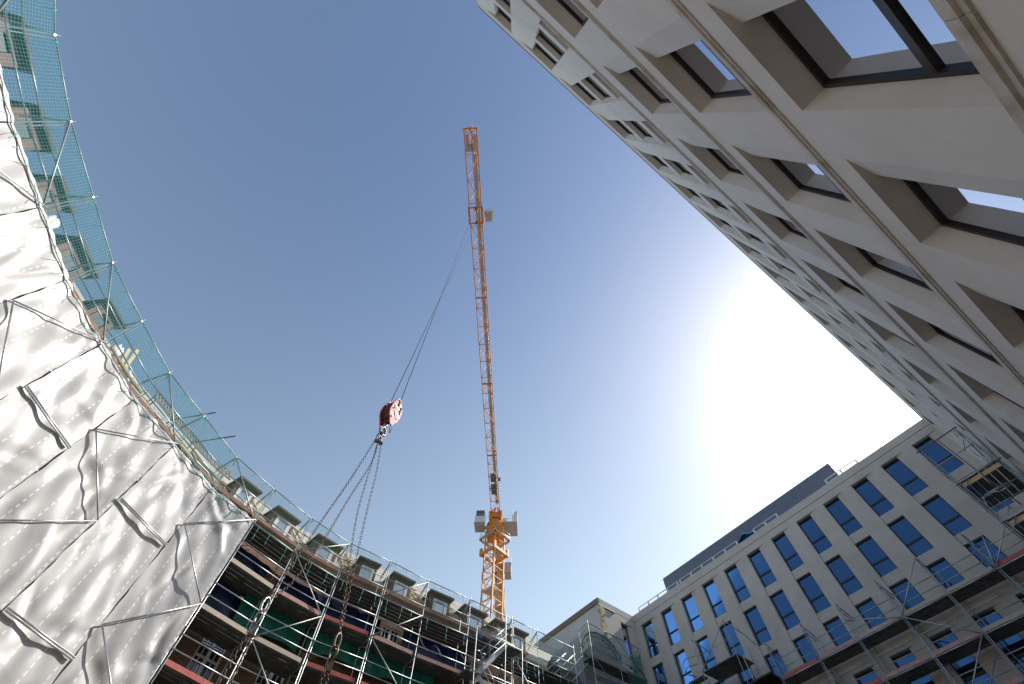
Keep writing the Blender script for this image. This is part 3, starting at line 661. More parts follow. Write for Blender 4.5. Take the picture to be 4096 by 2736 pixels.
m.tube((13.42, yS, 14.4), (16.5, yS, 14.4), TR); m.tube((13.42, yS, 14.55), (16.0, yS, 14.45), TR)
m.build('stair_ledger', GALVG, sC)

# ------------------------------------------------------------------ white sheets laced to the outer standards
rs = random.Random(21)
ordn = ['outermost', 'second', 'third', 'fourth', 'fifth', 'sixth', 'seventh', 'eighth', 'ninth', 'tenth']
for n_, i in enumerate(range(7, -3, -1)):
    H = 15.6; Wd = (node(i + 1) - node(i)).length
    folds = []
    lifts = [0, 2, 4, 6, 8, 10]
    for k_ in range(20):
        # tension folds run from a lashing point on one standard across and down the sheet
        side = rs.choice((0, 1)); h0 = rs.choice(lifts) + rs.uniform(-.25, .25); ln = rs.uniform(.7, 2.6); an = rs.uniform(R(20), R(80)) * rs.choice((1, 1, 1, -1))
        x0 = side * Wd; dx = math.cos(an) * (1 if side == 0 else -1); dy = math.sin(an)
        folds.append((x0, h0, dx, dy, ln, rs.uniform(.02, .075) * rs.choice((1, 1, -1)), rs.uniform(.12, .36)))
    for k_ in range(16):
        folds.append((rs.uniform(.3, Wd - .3), rs.uniform(0, 12), rs.uniform(-.5, .5), 1, rs.uniform(.8, 2.6), rs.uniform(.02, .07) * rs.choice((1, -1)), rs.uniform(.18, .45)))
    ph = [rs.uniform(0, 6.28) for _ in range(8)]
    a0, b0 = nat(i, -.075, 0), nat(i + 1, -.075, 0); nrm = outward(i + .5)
    def disp(x, h):
        s = x / Wd; env = min(1, 4.5 * s) * min(1, 4.5 * (1 - s)); top = min(1, h / .5)
        d = .05 * math.sin(math.pi * s) * (.4 + .6 * top) + .035 * math.sin(1.1 * h + ph[0] + 2 * s) * env + .022 * math.sin(5.2 * x + 1.7 * h + ph[1]) * env + .015 * math.sin(3.1 * h - 6.5 * x + ph[2]) * env
        for (x0, h0, dx, dy, ln, am, wd) in folds:
            rx, rh = x - x0, h - h0; L_ = math.hypot(dx, dy); al = (rx * dx + rh * dy) / L_
            if al < -.2 or al > ln + .3: continue
            pe = (rx * dy - rh * dx) / L_ + .12 * math.sin(al * 2.3 + am * 90); w2 = wd * (.45 + .55 * max(0, al) / ln)
            fall = math.sin(math.pi * min(1, max(0, (al + .2) / (ln + .5)))) ** .7
            q = pe / w2
            if abs(q) < 3: d += am * fall * math.exp(-q * q) * (.35 + .65 * env)
        return d * (1 if 0 < s < 1 else .3)
    g0 = .018
    def fn(a, b):
        x = g0 + a * (Wd - 2 * g0); h = -.06 + b * H
        ed = .03 * math.sin(h * 3.1 + ph[3]) + .02 * math.sin(h * 9 + ph[4])
        xx = x + (ed * .5 if a in (0, 1) else 0)
        p = a0 + (b0 - a0) * (xx / Wd) + nrm * disp(x, h); 
        top = .05 * math.sin(x * 5 + ph[5]) * max(0, 1 - b * 40)
        return Vector((p.x, p.y, L0 - h - .02 - abs(top)))
    m = MB(); m.grid(fn, 34, 170, lambda a, b: (a * Wd + .21, b * H))
    lab = ('white plastic sheet with the free lower right edge beside the open scaffold decks' if n_ == 0 else 'creased white plastic sheet, %s bay counted up from the free edge by the open decks' % ordn[n_])
    o = tag(m.build('plastic_sheet', SHEET), lab, 'sheet', 'white sheets laced to the crescent scaffold')
    t_ = MB()
    for k_ in range(5):
        f = (k_ + .5) / 5 + rs.uniform(-.05, .05); q = a0 + (b0 - a0) * f; q = Vector((q.x, q.y, L0 - .03)) - nrm * .03
        e = (b0 - a0).normalized() * rs.uniform(-.25, .25)
        t_.path([q, q - nrm * .10 + e * .5 - Vector((0, 0, .18)), q - nrm * .12 + e - Vector((0, 0, rs.uniform(.3, .45)))], .009, 4)
    t_.build('tie_cord', TEAL, o)
    # wavy lacing tube of rolled sheet edge along the deck edge
    t_ = MB(); pts = []
    for k_ in range(13):
        f = k_ / 12; q = a0 + (b0 - a0) * f; pts.append(Vector((q.x, q.y, L0 - .10 - .05 * abs(math.sin(f * 9 + ph[6])))) - nrm * (.05 + .02 * math.sin(f * 14 + ph[7])))
    t_.path(pts, .022, 5); t_.build('rolled_hem', SHEET, o)

# ------------------------------------------------------------------ nets
def net(name, label, t0, t1, mat, cord, sag=0, zb=L0 + .02, zt=TOP, off=-.03, tail=True, green_low=False):
    m = MB()
    for i in range(t0, t1):
        a, b = nat(i, off, 0), nat(i + 1, off, 0); L = (b - a).length; nr = outward(i + .5)
        def fn(u, v):
            p = a + (b - a) * u; s = math.sin(math.pi * ((u * 3) % 1.0)) if sag else 0
            z = zb + (zt - zb) * v - (sag * s * v * v)
            bu = .05 * math.sin(math.pi * v) * math.sin(math.pi * u)
            return Vector((p.x - nr.x * bu, p.y - nr.y * bu, z))
        m.grid(fn, 18, 10, lambda u, v: (i * 2.52 + u * L, v * (zt - zb) + .013 * math.sin(7 * u)))
    o = tag(m.build(name, mat), label, 'net', 'nets tied to the scaffold handrails')
    c = MB(); rc = random.Random(t0 + 50)
    for i in range(t0, t1):
        a, b = nat(i, off, 0), nat(i + 1, off, 0); nr = outward(i + .5)
        for k_ in range(3):
            f = (k_ + rc.uniform(.1, .5)) / 3; q = a + (b - a) * f; q.z = zt
            e = Vector((rc.uniform(-.2, .2), rc.uniform(-.1, .1), -rc.uniform(.12, .35)))
            c.tube(q + Vector((0, 0, .03)), q - Vector((0, 0, .12)), .014, 5); c.path([q, q + e * .5 - nr * .03, q + e - nr * .05], .010, 4)
        if tail:
            for k_ in range(3):
                f = (k_ + rc.uniform(.2, .8)) / 3; q = a + (b - a) * f; q.z = zb - .05
                c.path([q, q - nr * .03 + Vector((rc.uniform(-.03, .03), 0, -.45)), q - nr * .02 + Vector((rc.uniform(-.08, .08), 0, -rc.uniform(.6, .85)))], .013, 4)
    c.build('tie_cord', cord, o); return o
net('debris_net', 'teal debris net stretched taut above the white sheets at the left edge', -2, 7, NETL, TEAL, 0, tail=False)
net('safety_net', 'green mesh safety net sagging from the handrail in front of the boarded dormers', 7, 16, NETR, TEAL, .16)
# bunched green net lying along the foot of the rails
m = MB()
rb = random.Random(4)
pts = [at(6.0 + k_ * .05, -.02, L0 + .1 + .04 * math.sin(k_ * 1.7)) for k_ in range(30)]
for a, b in zip(pts, pts[1:]): m.tube(a, b, .04 + .02 * rb.random(), 6)
tag(m.build('bunched_net', NETB), 'bunched green net rolled along the handrail foot above the white sheets', 'net')
# nets and plastic hung between the lifts
def curtain(name, label, cat, t0, t1, z0, z1, off, mat, amp=.05, grp=None, slope=0):
    m = MB(); n = int((t1 - t0) * 16)
    ph = rb.uniform(0, 6)
    def fn(u, v):
        t = t0 + (t1 - t0) * u; z = z0 + (z1 - z0) * v
        return at(t, off + amp * (math.sin(u * n * .9 + ph + v * 2) * .6 + math.sin(u * n * .37 + v * 3) * .5), z + (.10 * math.sin(u * n * .33 + ph) * (1 - v)) + slope * u)
    m.grid(fn, n, 8); return tag(m.build(name, mat), label, cat, grp)
G1 = 'plastic sheets hung behind the scaffold'; G2 = 'green nets hung under the scaffold decks'
curtain('plastic_curtain', 'dark blue plastic hung just right of the white sheet edge under the top deck', 'plastic sheet', 8.05, 8.95, 13.0, 14.35, 1.40, BLUEP, .06, G1)
curtain('plastic_curtain', 'dark blue plastic hung under the second deck next to the white sheet edge', 'plastic sheet', 8.02, 8.75, 11.1, 12.5, 1.25, BLUEP, .06, G1)
curtain('plastic_curtain', 'dark blue plastic over the wall behind the first pair of red toe boards', 'plastic sheet', 9.2, 11.4, 12.9, 14.5, 1.48, BLUEP, .03, G1)
curtain('plastic_curtain', 'long dark blue plastic hung left of the external stair under the top deck', 'plastic sheet', 11.9, 13.3, 12.7, 14.4, 1.25, BLUEP, .06, G1)
curtain('green_curtain', 'bright green net hung under the second deck between red toe boards and stair', 'net', 10.05, 12.6, 11.75, 12.6, 1.02, NETB, .06, G2)
curtain('green_curtain', 'green net hung under the second deck behind the chains', 'net', 8.75, 9.95, 11.5, 12.6, 1.05, NETB, .06, G2)

# ------------------------------------------------------------------ roof ladder, planks and loose things up on the crescent roof
m = MB()
for oo, dz in ((2.35, .52), (3.0, .75)):
    for k_ in range(20): m.beam(at(5.45 + k_ * .1, oo, roofp(oo) + dz), at(5.55 + k_ * .1, oo, roofp(oo) + dz), .06, .07)
for k_ in range(26): m.beam(at(5.48 + k_ * .078, 2.35, roofp(2.35) + .5), at(5.48 + k_ * .078, 3.0, roofp(3.0) + .73), .05, .05)
for t in (5.5, 6.1, 6.7, 7.3): m.beam(at(t, 2.35, roofp(2.35)), at(t, 2.35, roofp(2.35) + .5), .06, .06); m.beam(at(t, 3.0, roofp(3.0)), at(t, 3.0, roofp(3.0) + .75), .06, .06)
tag(m.build('roof_ladder', noisy('grey_timber', (.20, .15, .10), (.30, .23, .16), 6, .85)), 'long weathered timber ladder laid along the stripped roof behind the net', 'ladder')
for t, o_, z0, z1, lean, w_, lab in ((4.74, 1.9, 15.9, 17.75, .10, .16, 'tall yellow plank leaning up past the handrail above the white sheets'), (4.66, 1.85, 15.9, 17.35, .11, .16, 'shorter yellow plank leaning beside the tall plank above the white sheets')):
    m = MB(); m.beam(at(t + .13, o_ - .2, z0), at(t - lean * .6, o_, z1), w_, .04, outward(t)); tag(m.build('timber_plank', TIMBER), lab, 'plank', 'loose planks on the stripped roof')
for t, lab, p0, p1 in ((6.05, 'brown pole poking out through the net nearer the leaning planks', (2.6, 17.6), (-.35, 16.95)), (6.62, 'brown pole poking out through the net nearer the first boarded dormer', (2.6, 17.6), (-.45, 16.95))):
    m = MB(); m.tube(at(t, *p0), at(t, *p1), .03, 7); tag(m.build('timber_pole', DORM), lab, 'pole', 'poles poking through the net')
m = MB()
def bagf(c, rx, ry, rz, sd):
    r_ = random.Random(sd); ph = [r_.uniform(0, 6) for _ in range(6)]
    def f(a, b):
        th = 2 * math.pi * a; la = -math.pi / 2 + math.pi * b
        k = 1 + .16 * math.sin(3 * th + ph[0]) * math.cos(la) + .12 * math.sin(5 * th + 4 * la + ph[1]) + .08 * math.sin(9 * la + ph[2])
        return c + Vector((rx * k * math.cos(th) * math.cos(la), ry * k * math.sin(th) * math.cos(la), rz * k * math.sin(la)))
    return f
m.grid(bagf(at(4.52, 2.0, 16.75), .25, .25, .42, 1), 18, 12); tag(m.build('rubble_sack', FOIL), 'white sack standing left of the leaning planks on the roof edge', 'sack', 'white sacks on the roof edge')
m = MB(); m.grid(bagf(at(4.92, 2.0, 16.6), .25, .25, .28, 2), 18, 12); tag(m.build('rubble_sack', FOIL), 'white sack slumped right of the leaning planks on the roof edge', 'sack', 'white sacks on the roof edge')
m = MB(); m.grid(bagf(at(2.48, 1.75, 16.45), .16, .3, .42, 3), 18, 12); tag(m.build('rubble_sack', FOIL), 'white sack wedged against a dormer above the upper left sheets', 'sack', 'white sacks on the roof edge')
m = MB(); m.grid(bagf(at(-.35, 1.75, 16.7), .3, .3, .6, 4), 18, 12); tag(m.build('rubble_sack', FOIL), 'large pale sack at the very top left corner behind the net', 'sack', 'white sacks on the roof edge')

# ------------------------------------------------------------------ scaffold in front of the courtyard block
sB = root('yard_scaffold', 'tube scaffold with steel decks in front of the blue windowed courtyard block', 'scaffold', (31.5, 6, GZ))
xo, xi = 31.3, 32.15
ys = [-1.45, 1.15, 3.71, 6.22, 8.87, 11.4, 14.03]
ZB = [15.0, 13.0, 11.0, 9.0]
for j, y in enumerate(ys):
    m = MB(); m.tube((xo, y, GZ), (xo, y, 17.15 if j else 16.0), TR, 8); m.tube((xo, y - .10, 9), (xo, y - .10, 16.9 if j else 15.9), TR, 8)
    m.build('standard', GALV if j % 2 else GALVG, sB); onetube('inner_standard', (xi, y, GZ), (xi, y, 16.6), sB, GALVG); onetube('inner_standard', (xi, y - .25, GZ), (xi, y - .25, 16.5), sB, GALVG)
    m = MB(); m.tube((xo, y, 17.1), (xi + .1, y - .15, 16.55), .03, 7); m.tube((xo, y, 16.8), (xi, y - .1, 16.3), TR, 7); m.build('top_bracket', GREYD, sB)
    for z in ZB:
        m = MB(); m.tube((xo, y, z - .06), (xi + .3, y, z - .06), TR, 7); m.tube((xo, y, z - .5), (xi, y, z - .08), TR, 7); m.build('deck_bracket', GREYD, sB)
tm = [TOE_R, TOE_B, TOE_B, TOE_P, TOE_P, TOE_R]
for j in range(len(ys) - 1):
    a, b = ys[j], ys[j + 1]
    for l, z in enumerate(ZB):
        m = MB()
        for k_ in range(4):
            x0 = xo + .04 + k_ * .29; m.abox(x0, x0 + .27, a + .02, b - .02, z - .03, z + .03)
        m.build('deck', DECK, sB)
        m = MB(); m.tube((xo - .02, a, z - .05), (xo - .02, b, z - .05), .035 if l == 0 else TR, 8); m.build('deck_edge_tube', GALV, sB)
        for h in (.5, 1.0): onetube('guard_rail', (xo, a, z + h), (xo, b, z + h), sB, GALVG)
        m = MB(); m.abox(xo + .01, xo + .04, a + .12, b - .12, z + .035, z + .2); tb = m.build('toe_board', tm[(j + l) % 6] if l else [TOE_R, TOE_B, TOE_B, TOE_B, TOE_P, TOE_R][j], sB)
for y0, z0, y1, z1 in ((3.71, 17.05, 6.22, 15.0), (6.22, 15.0, 8.9, 16.1), (6.22, 15.0, 3.71, 13.0), (3.71, 13.0, 6.22, 11.0), (1.15, 15.0, -1.45, 17.0), (1.15, 15.0, .4, 16.6)): onetube('brace', (xo - .06, y0, z0), (xo - .06, y1, z1), sB, GALV, .028)
m = MB(); m.tube((xo + .7, 3.75, 12.6), (xo + .7, 6.2, 10.7), TR); m.build('brace', GALVG, sB)
# higher loading bay at its left end
m = MB()
for k_ in range(5): m.abox(xo - .9 + k_ * .36, xo - .9 + k_ * .36 + .34, 15.7, 18.5, 16.85, 16.93)
m.build('loading_deck', DECK, sB)
m = MB()
for y in (15.69, 18.53):
    for x in (xo - .95, xo + .9): m.tube((x, y, GZ), (x, y, 19.15 if x < xo else 17.9), TR, 8)
m.build('loading_standard', GALV, sB)
m = MB(); m.tube((xo - .95, 15.69, 19.0), (xo - .95, 18.53, 16.9), .028); m.tube((xo - .95, 15.69, 16.85), (xo - .95, 18.53, 16.85), TR); m.tube((xo - .95, 15.69, 17.85), (xo - .95, 18.53, 17.85), .02)
m.tube((xo - .95, 15.69, 19.05), (xo + .8, 15.3, 18.3), .03); m.tube((xo - .95, 18.53, 19.0), (xo + .6, 18.3, 18.5), .03); m.tube((xo, 15.4, 18.7), (xo + .6, 14.9, 17.6), TR)
m.build('loading_brace', GALVG, sB)
m = MB()
for o_ in (0, .5): m.path([(xo - .95, 18.6, 17.95 - o_), (xo - .95, 19.5, 18.1 - o_), (xo - .95, 19.85, 17.9 - o_), (xo - .95, 19.7, 17.3 - o_ * .2), (xo - .6, 19.3, 17.0)], .02)
m.tube((xo - .95, 19.8, 16.7), (xo - .95, 18.5, 16.7), .05); m.abox(xo - .95, xo - .4, 18.6, 19.7, 16.7, 16.76)
m.build('bow_guard', GREYD, sB)
onetube('loading_leg', (xo - .4, 14.9, GZ), (xo - .4, 15.6, 16.8), sB, TIMBER, .03)
m = MB(); m.abox(xo - .7, xo + .9, 14.2, 18.4, 15.2, 15.3); m.abox(xo - .6, xo + .9, 14.2, 18.6, 14.6, 14.68); m.build('loading_base', DARKW, sB)

# corner tower close to the office facade
sK = root('corner_scaffold', 'narrow scaffold tower with a bowed guard standing against the office facade', 'scaffold', (24.4, -1.4, GZ))
x0, x1, y0, y1 = 23.5, 26.07, -.52, -2.25
for x in (x0, x1):
    for y in (y0, y1):
        m = MB(); m.tube((x, y, GZ), (x, y, 16.55), TR, 8); m.tube((x, y - .09 if y > -1 else y + .09, 8), (x, y - .09 if y > -1 else y + .09, 16.4), TR, 8); m.build('standard', GALVG, sK)
for z in (14.5, 12.5, 10.5, 8.5):
    m = MB()
    for k_ in range(6): m.abox(x0 + .03, x1 - .03, y1 + .02 + k_ * .285, y1 + .27 + k_ * .285, z - .03, z + .03)
    m.build('deck', DECK, sK)
    m = MB()
    for x in (x0 - .02, x1): m.tube((x, y0 + .1, z - .06), (x, y1 - .12, z - .06), .035); m.tube((x, y0, z - .45), (x, y0 - .5, z - .07), .018)
    for y in (y0, y1): m.tube((x0 - .1, y, z - .06), (x1 + .1, y, z - .06), TR)
    m.build('transom', GALV, sK)
    m = MB()
    for h in (.5, 1.0): m.tube((x0, y0, z + h), (x1, y0, z + h), .02); m.tube((x0, y1, z + h), (x1, y1, z + h), .02)
    m.tube((x0, y0, z + 1.0), (x0, y1, z + 1.0), .022); m.build('guard_rail', GALVG, sK)
    m = MB(); m.abox(x0 + .04, x0 + .08, y1 + .1, y0 - .1, z - .3, z - .12); m.build('timber_edge', TIMBER, sK)
m = MB(); m.tube((x0, y0 + .1, 16.5), (x0, y1 - .1, 16.5), .03); m.tube((x0, y0, 16.4), (x1, y0, 16.4), TR); m.tube((x0, y1, 16.45), (x1, y1, 16.45), TR); m.tube((x0, y0 - .4, 16.5), (x0, y0 - .02, 16.0), TR * .7); m.tube((x0, y1 + .5, 15.4), (x0 + .9, y1 + .1, 16.45), TR * .7)
m.tube((x0, y0 - .9, 12.6), (x0, y0 - .9, 16.5), TR)
m.build('top_rail', GREYD, sK)
m = MB(); m.path([(x0 - .1, y0 - .1, 13.1), (x0 - .1, y0 - .2, 13.4), (x0 - .1, y0 - .35, 13.5), (x0 - .1, y1 + .5, 13.5)], .022); m.path([(x0 - .1, y0 - .42, 13.4), (x0 - .55, y0 - .55, 13.2), (x0 - .6, y0 - .8, 13.05), (x0 - .55, y0 - 1.2, 13.1), (x0 - .1, y0 - 1.3, 13.4)], .02); m.build('bow_guard', GALV, sK)
m = MB(); m.abox(x0 - .02, x0 + .03, y1 + .05, y0 - .05, 12.47, 12.66); m.build('toe_board', GREYM, sK)

# ------------------------------------------------------------------ netted scaffold round the arched gable
sT = root('gable_scaffold', 'netted scaffold tower standing before the arched gable and rough corner stones', 'scaffold', (25.7, 21.9, GZ))
tx = [23.2, 25.75, 28.2]; ty = [21.6, 22.55]; TD = 16.85
for x in tx:
    m = MB(); m.tube((x, ty[0], GZ), (x, ty[0], 19.1), TR, 8); m.build('standard', GALV, sT); onetube('inner_standard', (x, ty[1], GZ), (x, ty[1], 18.95), sT, GALVG)
    m = MB(); m.tube((x, ty[0], 19.0), (x, ty[1] + .1, 18.85), TR); m.tube((x, ty[0], 18.7), (x, ty[1], 18.4), .018); m.build('top_bracket', GALV, sT)
for a, b in zip(tx, tx[1:]):
    for z in (TD, TD - 2, TD - 4):
        m = MB()
        for k_ in range(3): m.abox(a + .03, b - .03, ty[0] + .04 + k_ * .3, ty[0] + .32 + k_ * .3, z - .03, z + .03)
        m.build('deck', DECK, sT)
        m = MB(); m.tube((a, ty[0], z - .05), (b, ty[0], z - .05), TR); m.build('ledger', GALVG, sT)
        m = MB(); m.abox(a + .1, b - .1, ty[0] + .01, ty[0] + .04, z + .03, z + .2); m.build('toe_board', TOE_P, sT)
        for h in (.5, 1.0): onetube('guard_rail', (a, ty[0], z + h), (b, ty[0], z + h), sT, GALVG)
    onetube('top_rail', (a, ty[0], 18.95), (b, ty[0], 18.95), sT, GREYD)
for z in (TD + .5, TD + 1): onetube('guard_rail', (tx[0], ty[0], z), (tx[0], ty[1], z), sT, GALVG)
for p, q in (((tx[1], 18.9), (tx[2], 16.9)), ((tx[0], 16.85), (tx[1], 14.85))): onetube('brace', (p[0], ty[0] - .05, p[1]), (q[0], ty[0] - .05, q[1]), sT, GREYD)
m = MB()
for a, b, c_, d in (((23.2, 21.57), (28.2, 21.57), 18.9, TD),): m.face([(a[0], a[1], d), (b[0], b[1], d), (b[0], b[1], c_), (a[0], a[1], c_)], [(0, 0), (5, 0), (5, 2.05), (0, 2.05)])
m.face([(23.17, 22.5, TD), (23.17, 21.6, TD), (23.17, 21.6, 18.9), (23.17, 22.5, 18.9)], [(0, 0), (.9, 0), (.9, 2.05), (0, 2.05)])
m.face([(28.23, 21.6, TD), (28.23, 22.5, TD), (28.23, 22.5, 18.9), (28.23, 21.6, 18.9)], [(0, 0), (.9, 0), (.9, 2.05), (0, 2.05)])
tag(m.build('gable_net', NETR), 'thin green net round the top of the tower before the arched gable', 'net')
m = MB(); m.grid(lambda u, v: Vector((26.3 + 1.9 * u, 21.53 - .04 * math.sin(9 * u + 4 * v), 15.2 + 1.75 * v - .3 * math.sin(3 * u) * (1 - v))), 20, 10, lambda u, v: (u * 1.9, v * 1.7))
m.grid(lambda u, v: Vector((28.24 + .03 * math.sin(7 * v), 21.6 + .95 * u, 15.5 + 3.2 * v)), 8, 12, lambda u, v: (u * .95, v * 3.2))
tag(m.build('dust_net', NETG), 'dense dark green net hanging at the right corner of the gable tower', 'net')
m = MB()
for k_ in range(22):
    c_ = Vector((23.4 + .9 * rb.random(), 22.3 + .2 * rb.random(), TD + .1 + .35 * rb.random())); m.ball(c_, .14, .1, .1, 7, 5)
tag(m.build('net_heap', NETB), 'heap of folded green net on the gable tower deck', 'net')
for k_, (xa, za, xb, zb_) in enumerate(((19.25, 14.7, 21.3, 16.55), (19.85, 14.7, 22.0, 16.7), (20.6, 14.7, 22.7, 16.8), (21.25, 14.7, 23.1, 16.5))):
    m = MB(); m.tube((xa, 22.0, za), (xb, 22.0, zb_), .045, 8)
    tag(m.build('leaning_tube', GALV), 'pale tube leaning towards the gable tower, %s of four from the workers' % ('nearest', 'second', 'third', 'farthest')[k_], 'tube', 'tubes leaning by the gable tower')

# ------------------------------------------------------------------ tower crane
ux = Vector((-.637, -.771, 0)).normalized(); vx = Vector((-ux.y, ux.x, 0)); vx = Vector((.771, -.637, 0)).normalized()    # ux along the jib, vx to its right in the picture
MC = Vector((30.7, 44.1, 0)); ZJ = 48.0
cr = root('tower_crane', 'yellow tower crane with its long jib reaching overhead across the sky', 'crane', (MC.x, MC.y, GZ))
Zv = Vector((0, 0, 1))
def P(u, v, z): return MC + ux * u + vx * v + Zv * z
# mast
ma = Vector((math.cos(R(10)), math.sin(R(10)), 0)); mb_ = Vector((-ma.y, ma.x, 0)); hw = .93
m = MB()
cs = [MC + ma * hw * a + mb_ * hw * b for a, b in ((1, 1), (1, -1), (-1, -1), (-1, 1))]
for c_ in cs: m.box(c_ + Zv * 22, ma * .085, mb_ * .085, Zv * 23.3)
z = 0.0; k_ = 0
while z < 44.5:
    for q in range(4):
        a, b = cs[q], cs[(q + 1) % 4]
        m.beam(a + Zv * z, b + Zv * z, .09, .09)
        if k_ % 2 == 0: m.tube(a + Zv * z, b + Zv * (z + 1.45), .045, 6)
        else: m.tube(b + Zv * z, a + Zv * (z + 1.45), .045, 6)
    z += 1.45; k_ += 1
m.build('mast', YELL, cr)
for z in (38.4, 33.2, 28.2):
    for c_ in cs: m = MB(); m.box(c_ + Zv * z, ma * .13, mb_ * .13, Zv * .4); m.build('mast_joint', YELLD, cr)
m = MB()
for s in (-.35, .05): m.tube(MC + ma * s + mb_ * .45 + Zv * 20, MC + ma * s + mb_ * .45 + Zv * 44, .025, 5)
for i in range(60): m.tube(MC + ma * -.35 + mb_ * .45 + Zv * (26 + i * .3), MC + ma * .05 + mb_ * .45 + Zv * (26 + i * .3), .014, 4)
for i in range(14): m.torus(MC + ma * -.15 + mb_ * .15 + Zv * (26 + 1.3 * i), ma, mb_, .36, .36, .018, 10, 4)
m.build('mast_ladder', GALV, cr)
for z in (36.2, 32.2): m = MB(); m.box(MC + Zv * z - ma * .1, ma * .75, mb_ * .75, Zv * .025); m.build('mast_platform', GREYM, cr)
m = MB(); h2 = 1.28
c2 = [MC + ma * h2 * a + mb_ * h2 * b for a, b in ((1, 1), (1, -1), (-1, -1), (-1, 1))]
for q in range(4): m.beam(c2[q] + Zv * 41.6, c2[(q+1) % 4] + Zv * 41.6, .26, .38)
for q in range(4): m.box(c2[q] + Zv * 41.9, ma * .17, mb_ * .17, Zv * .55)
m.build('climbing_collar', YELL, cr)
# slewing part
m = MB()
for k_ in range(16):
    a, b = 2 * math.pi * k_ / 16, 2 * math.pi * (k_ + 1) / 16
    for (r0, z0), (r1, z1) in (((1.05, 44.4), (1.35, 45.6)), ((1.35, 45.6), (1.35, 46.4)), ((1.35, 46.4), (1.1, 46.9)), ((0, 44.4), (1.05, 44.4)), ((1.1, 46.9), (0, 46.9))):
        q = lambda t, r_, z: MC + ma * r_ * math.cos(t) + mb_ * r_ * math.sin(t) + Zv * z
        m.face([q(a, r0, z0), q(b, r0, z0), q(b, r1, z1), q(a, r1, z1)], smooth=True)
m.box(P(0, 0, 45.0), ux * 1.25, vx * 1.15, Zv * .55)
m.build('slewing_ring', YELLD, cr)
m = MB()
for s in (-1, 1): m.box(P(.1, s * .75, 47.6), ux * 1.0, vx * .16, Zv * .8)
m.box(P(.9, 0, 47.7), ux * .14, vx * .95, Zv * .5); m.box(P(-.9, 0, 48.2), ux * .14, vx * .95, Zv * .9)
for s in (-1, 1): m.beam(P(-.9, s * .7, 48.4), P(-.2, s * .1, 50.2), .16, .16); m.beam(P(1.0, s * .6, 48.1), P(-.2, s * .1, 50.2), .14, .14)
m.build('slewing_frame', YELLD, cr)
# jib
JL = (Vector((-3.05, 3.62, 0)) - MC).length
def jib(m1, m2, L0_, L1_, w0, zt, zb, pitch, flip=False):
    n = round((L1_ - L0_) / pitch)
    for i in range(n):
        a, b = L0_ + (L1_ - L0_) * i / n, L0_ + (L1_ - L0_) * (i + 1) / n; mid = (a + b) / 2
        for s in (-1, 1):
            m1.beam(P(a, s * w0, zb), P(b, s * w0, zb), .10, .10)
            m2.tube(P(a, s * w0, zb), P(mid, 0, zt), .032, 5); m2.tube(P(mid, 0, zt), P(b, s * w0, zb), .032, 5)
        m2.beam(P(b, -w0, zb), P(b, w0, zb), .06, .06)
        if i % 2 == 0: m2.tube(P(a, -w0, zb), P(b, w0, zb), .028, 5)
        else: m2.tube(P(a, w0, zb), P(b, -w0, zb), .028, 5)
    m1.beam(P(L0_, 0, zt), P(L1_, 0, zt), .12, .12)
m1, m2 = MB(), MB(); jib(m1, m2, 1.0, JL, .63, ZJ + 1.95, ZJ, 2.35); m1.build('jib_chord', YELLD, cr); m2.build('jib_lattice', YELL, cr)
m = MB()
for u in (12.0, 23.6, 35.2): m.beam(P(u, -.66, ZJ - .02), P(u, .66, ZJ - .02), .16, .16)
m.build('jib_joint', YELLD, cr)
m = MB(); m.box(P(JL / 2, .30, ZJ + .42), ux * (JL / 2 - 2.4), vx * .15, Zv * .015); m.build('jib_walkway', GREYM, cr)
m = MB()
for v in (.14, .46): m.tube(P(3, v, ZJ + 1.0), P(JL - 2.5, v, ZJ + 1.0), .014, 4)
for i in range(26): m.tube(P(3 + i * 1.9, .46, ZJ + .4), P(3 + i * 1.9, .46, ZJ + 1.0), .012, 4)
m.build('walkway_rail', GALV, cr)
m = MB(); m.beam(P(JL, -.72, ZJ), P(JL, .72, ZJ), .14, .16); m.box(P(JL - .02, -.72, ZJ - .22), ux * .06, vx * .05, Zv * .28); m.box(P(JL - .02, .72, ZJ - .22), ux * .06, vx * .05, Zv * .28)
for s in (-1, 1): m.beam(P(JL, 0, ZJ), P(JL - 2.2, s * .6, ZJ), .06, .06)
m.torus(P(JL + .12, -.1, ZJ + .05), ux, Zv, .22, .22, .05, 12, 5); m.torus(P(JL + .12, .12, ZJ + .05), ux, Zv, .22, .22, .05, 12, 5)
m.build('jib_tip', YELLD, cr)
m = MB()
for u0, u1, v0, v1 in ((JL - 2.1, JL - 1.35, -.55, .55), (JL - 1.34, JL - .55, -.55, -.22), (JL - 1.34, JL - .55, .22, .55)): m.box(P((u0+u1)/2, (v0+v1)/2, ZJ + .3), ux * (u1-u0)/2, vx * (v1-v0)/2, Zv * .012)
m.build('tip_platform', GREYM, cr)
m = MB()
for v in (.02, .05): m.tube(P(2.4, v, ZJ + .2), P(JL, v, ZJ + .1), .012, 4)
m.build('trolley_rope', ROPE, cr)
# winch boxes in the root of the jib
m = MB(); m.box(P(7.6, 0, ZJ + .35), ux * .55, vx * .42, Zv * .3); m.box(P(5.4, 0, ZJ + .35), ux * .75, vx * .42, Zv * .3); m.build('jib_winch', GREYD, cr)
m = MB(); m.box(P(7.5, .85, ZJ + .1), ux * .16, vx * .16, Zv * .2); m.build('warning_lamp', GREYD, cr)
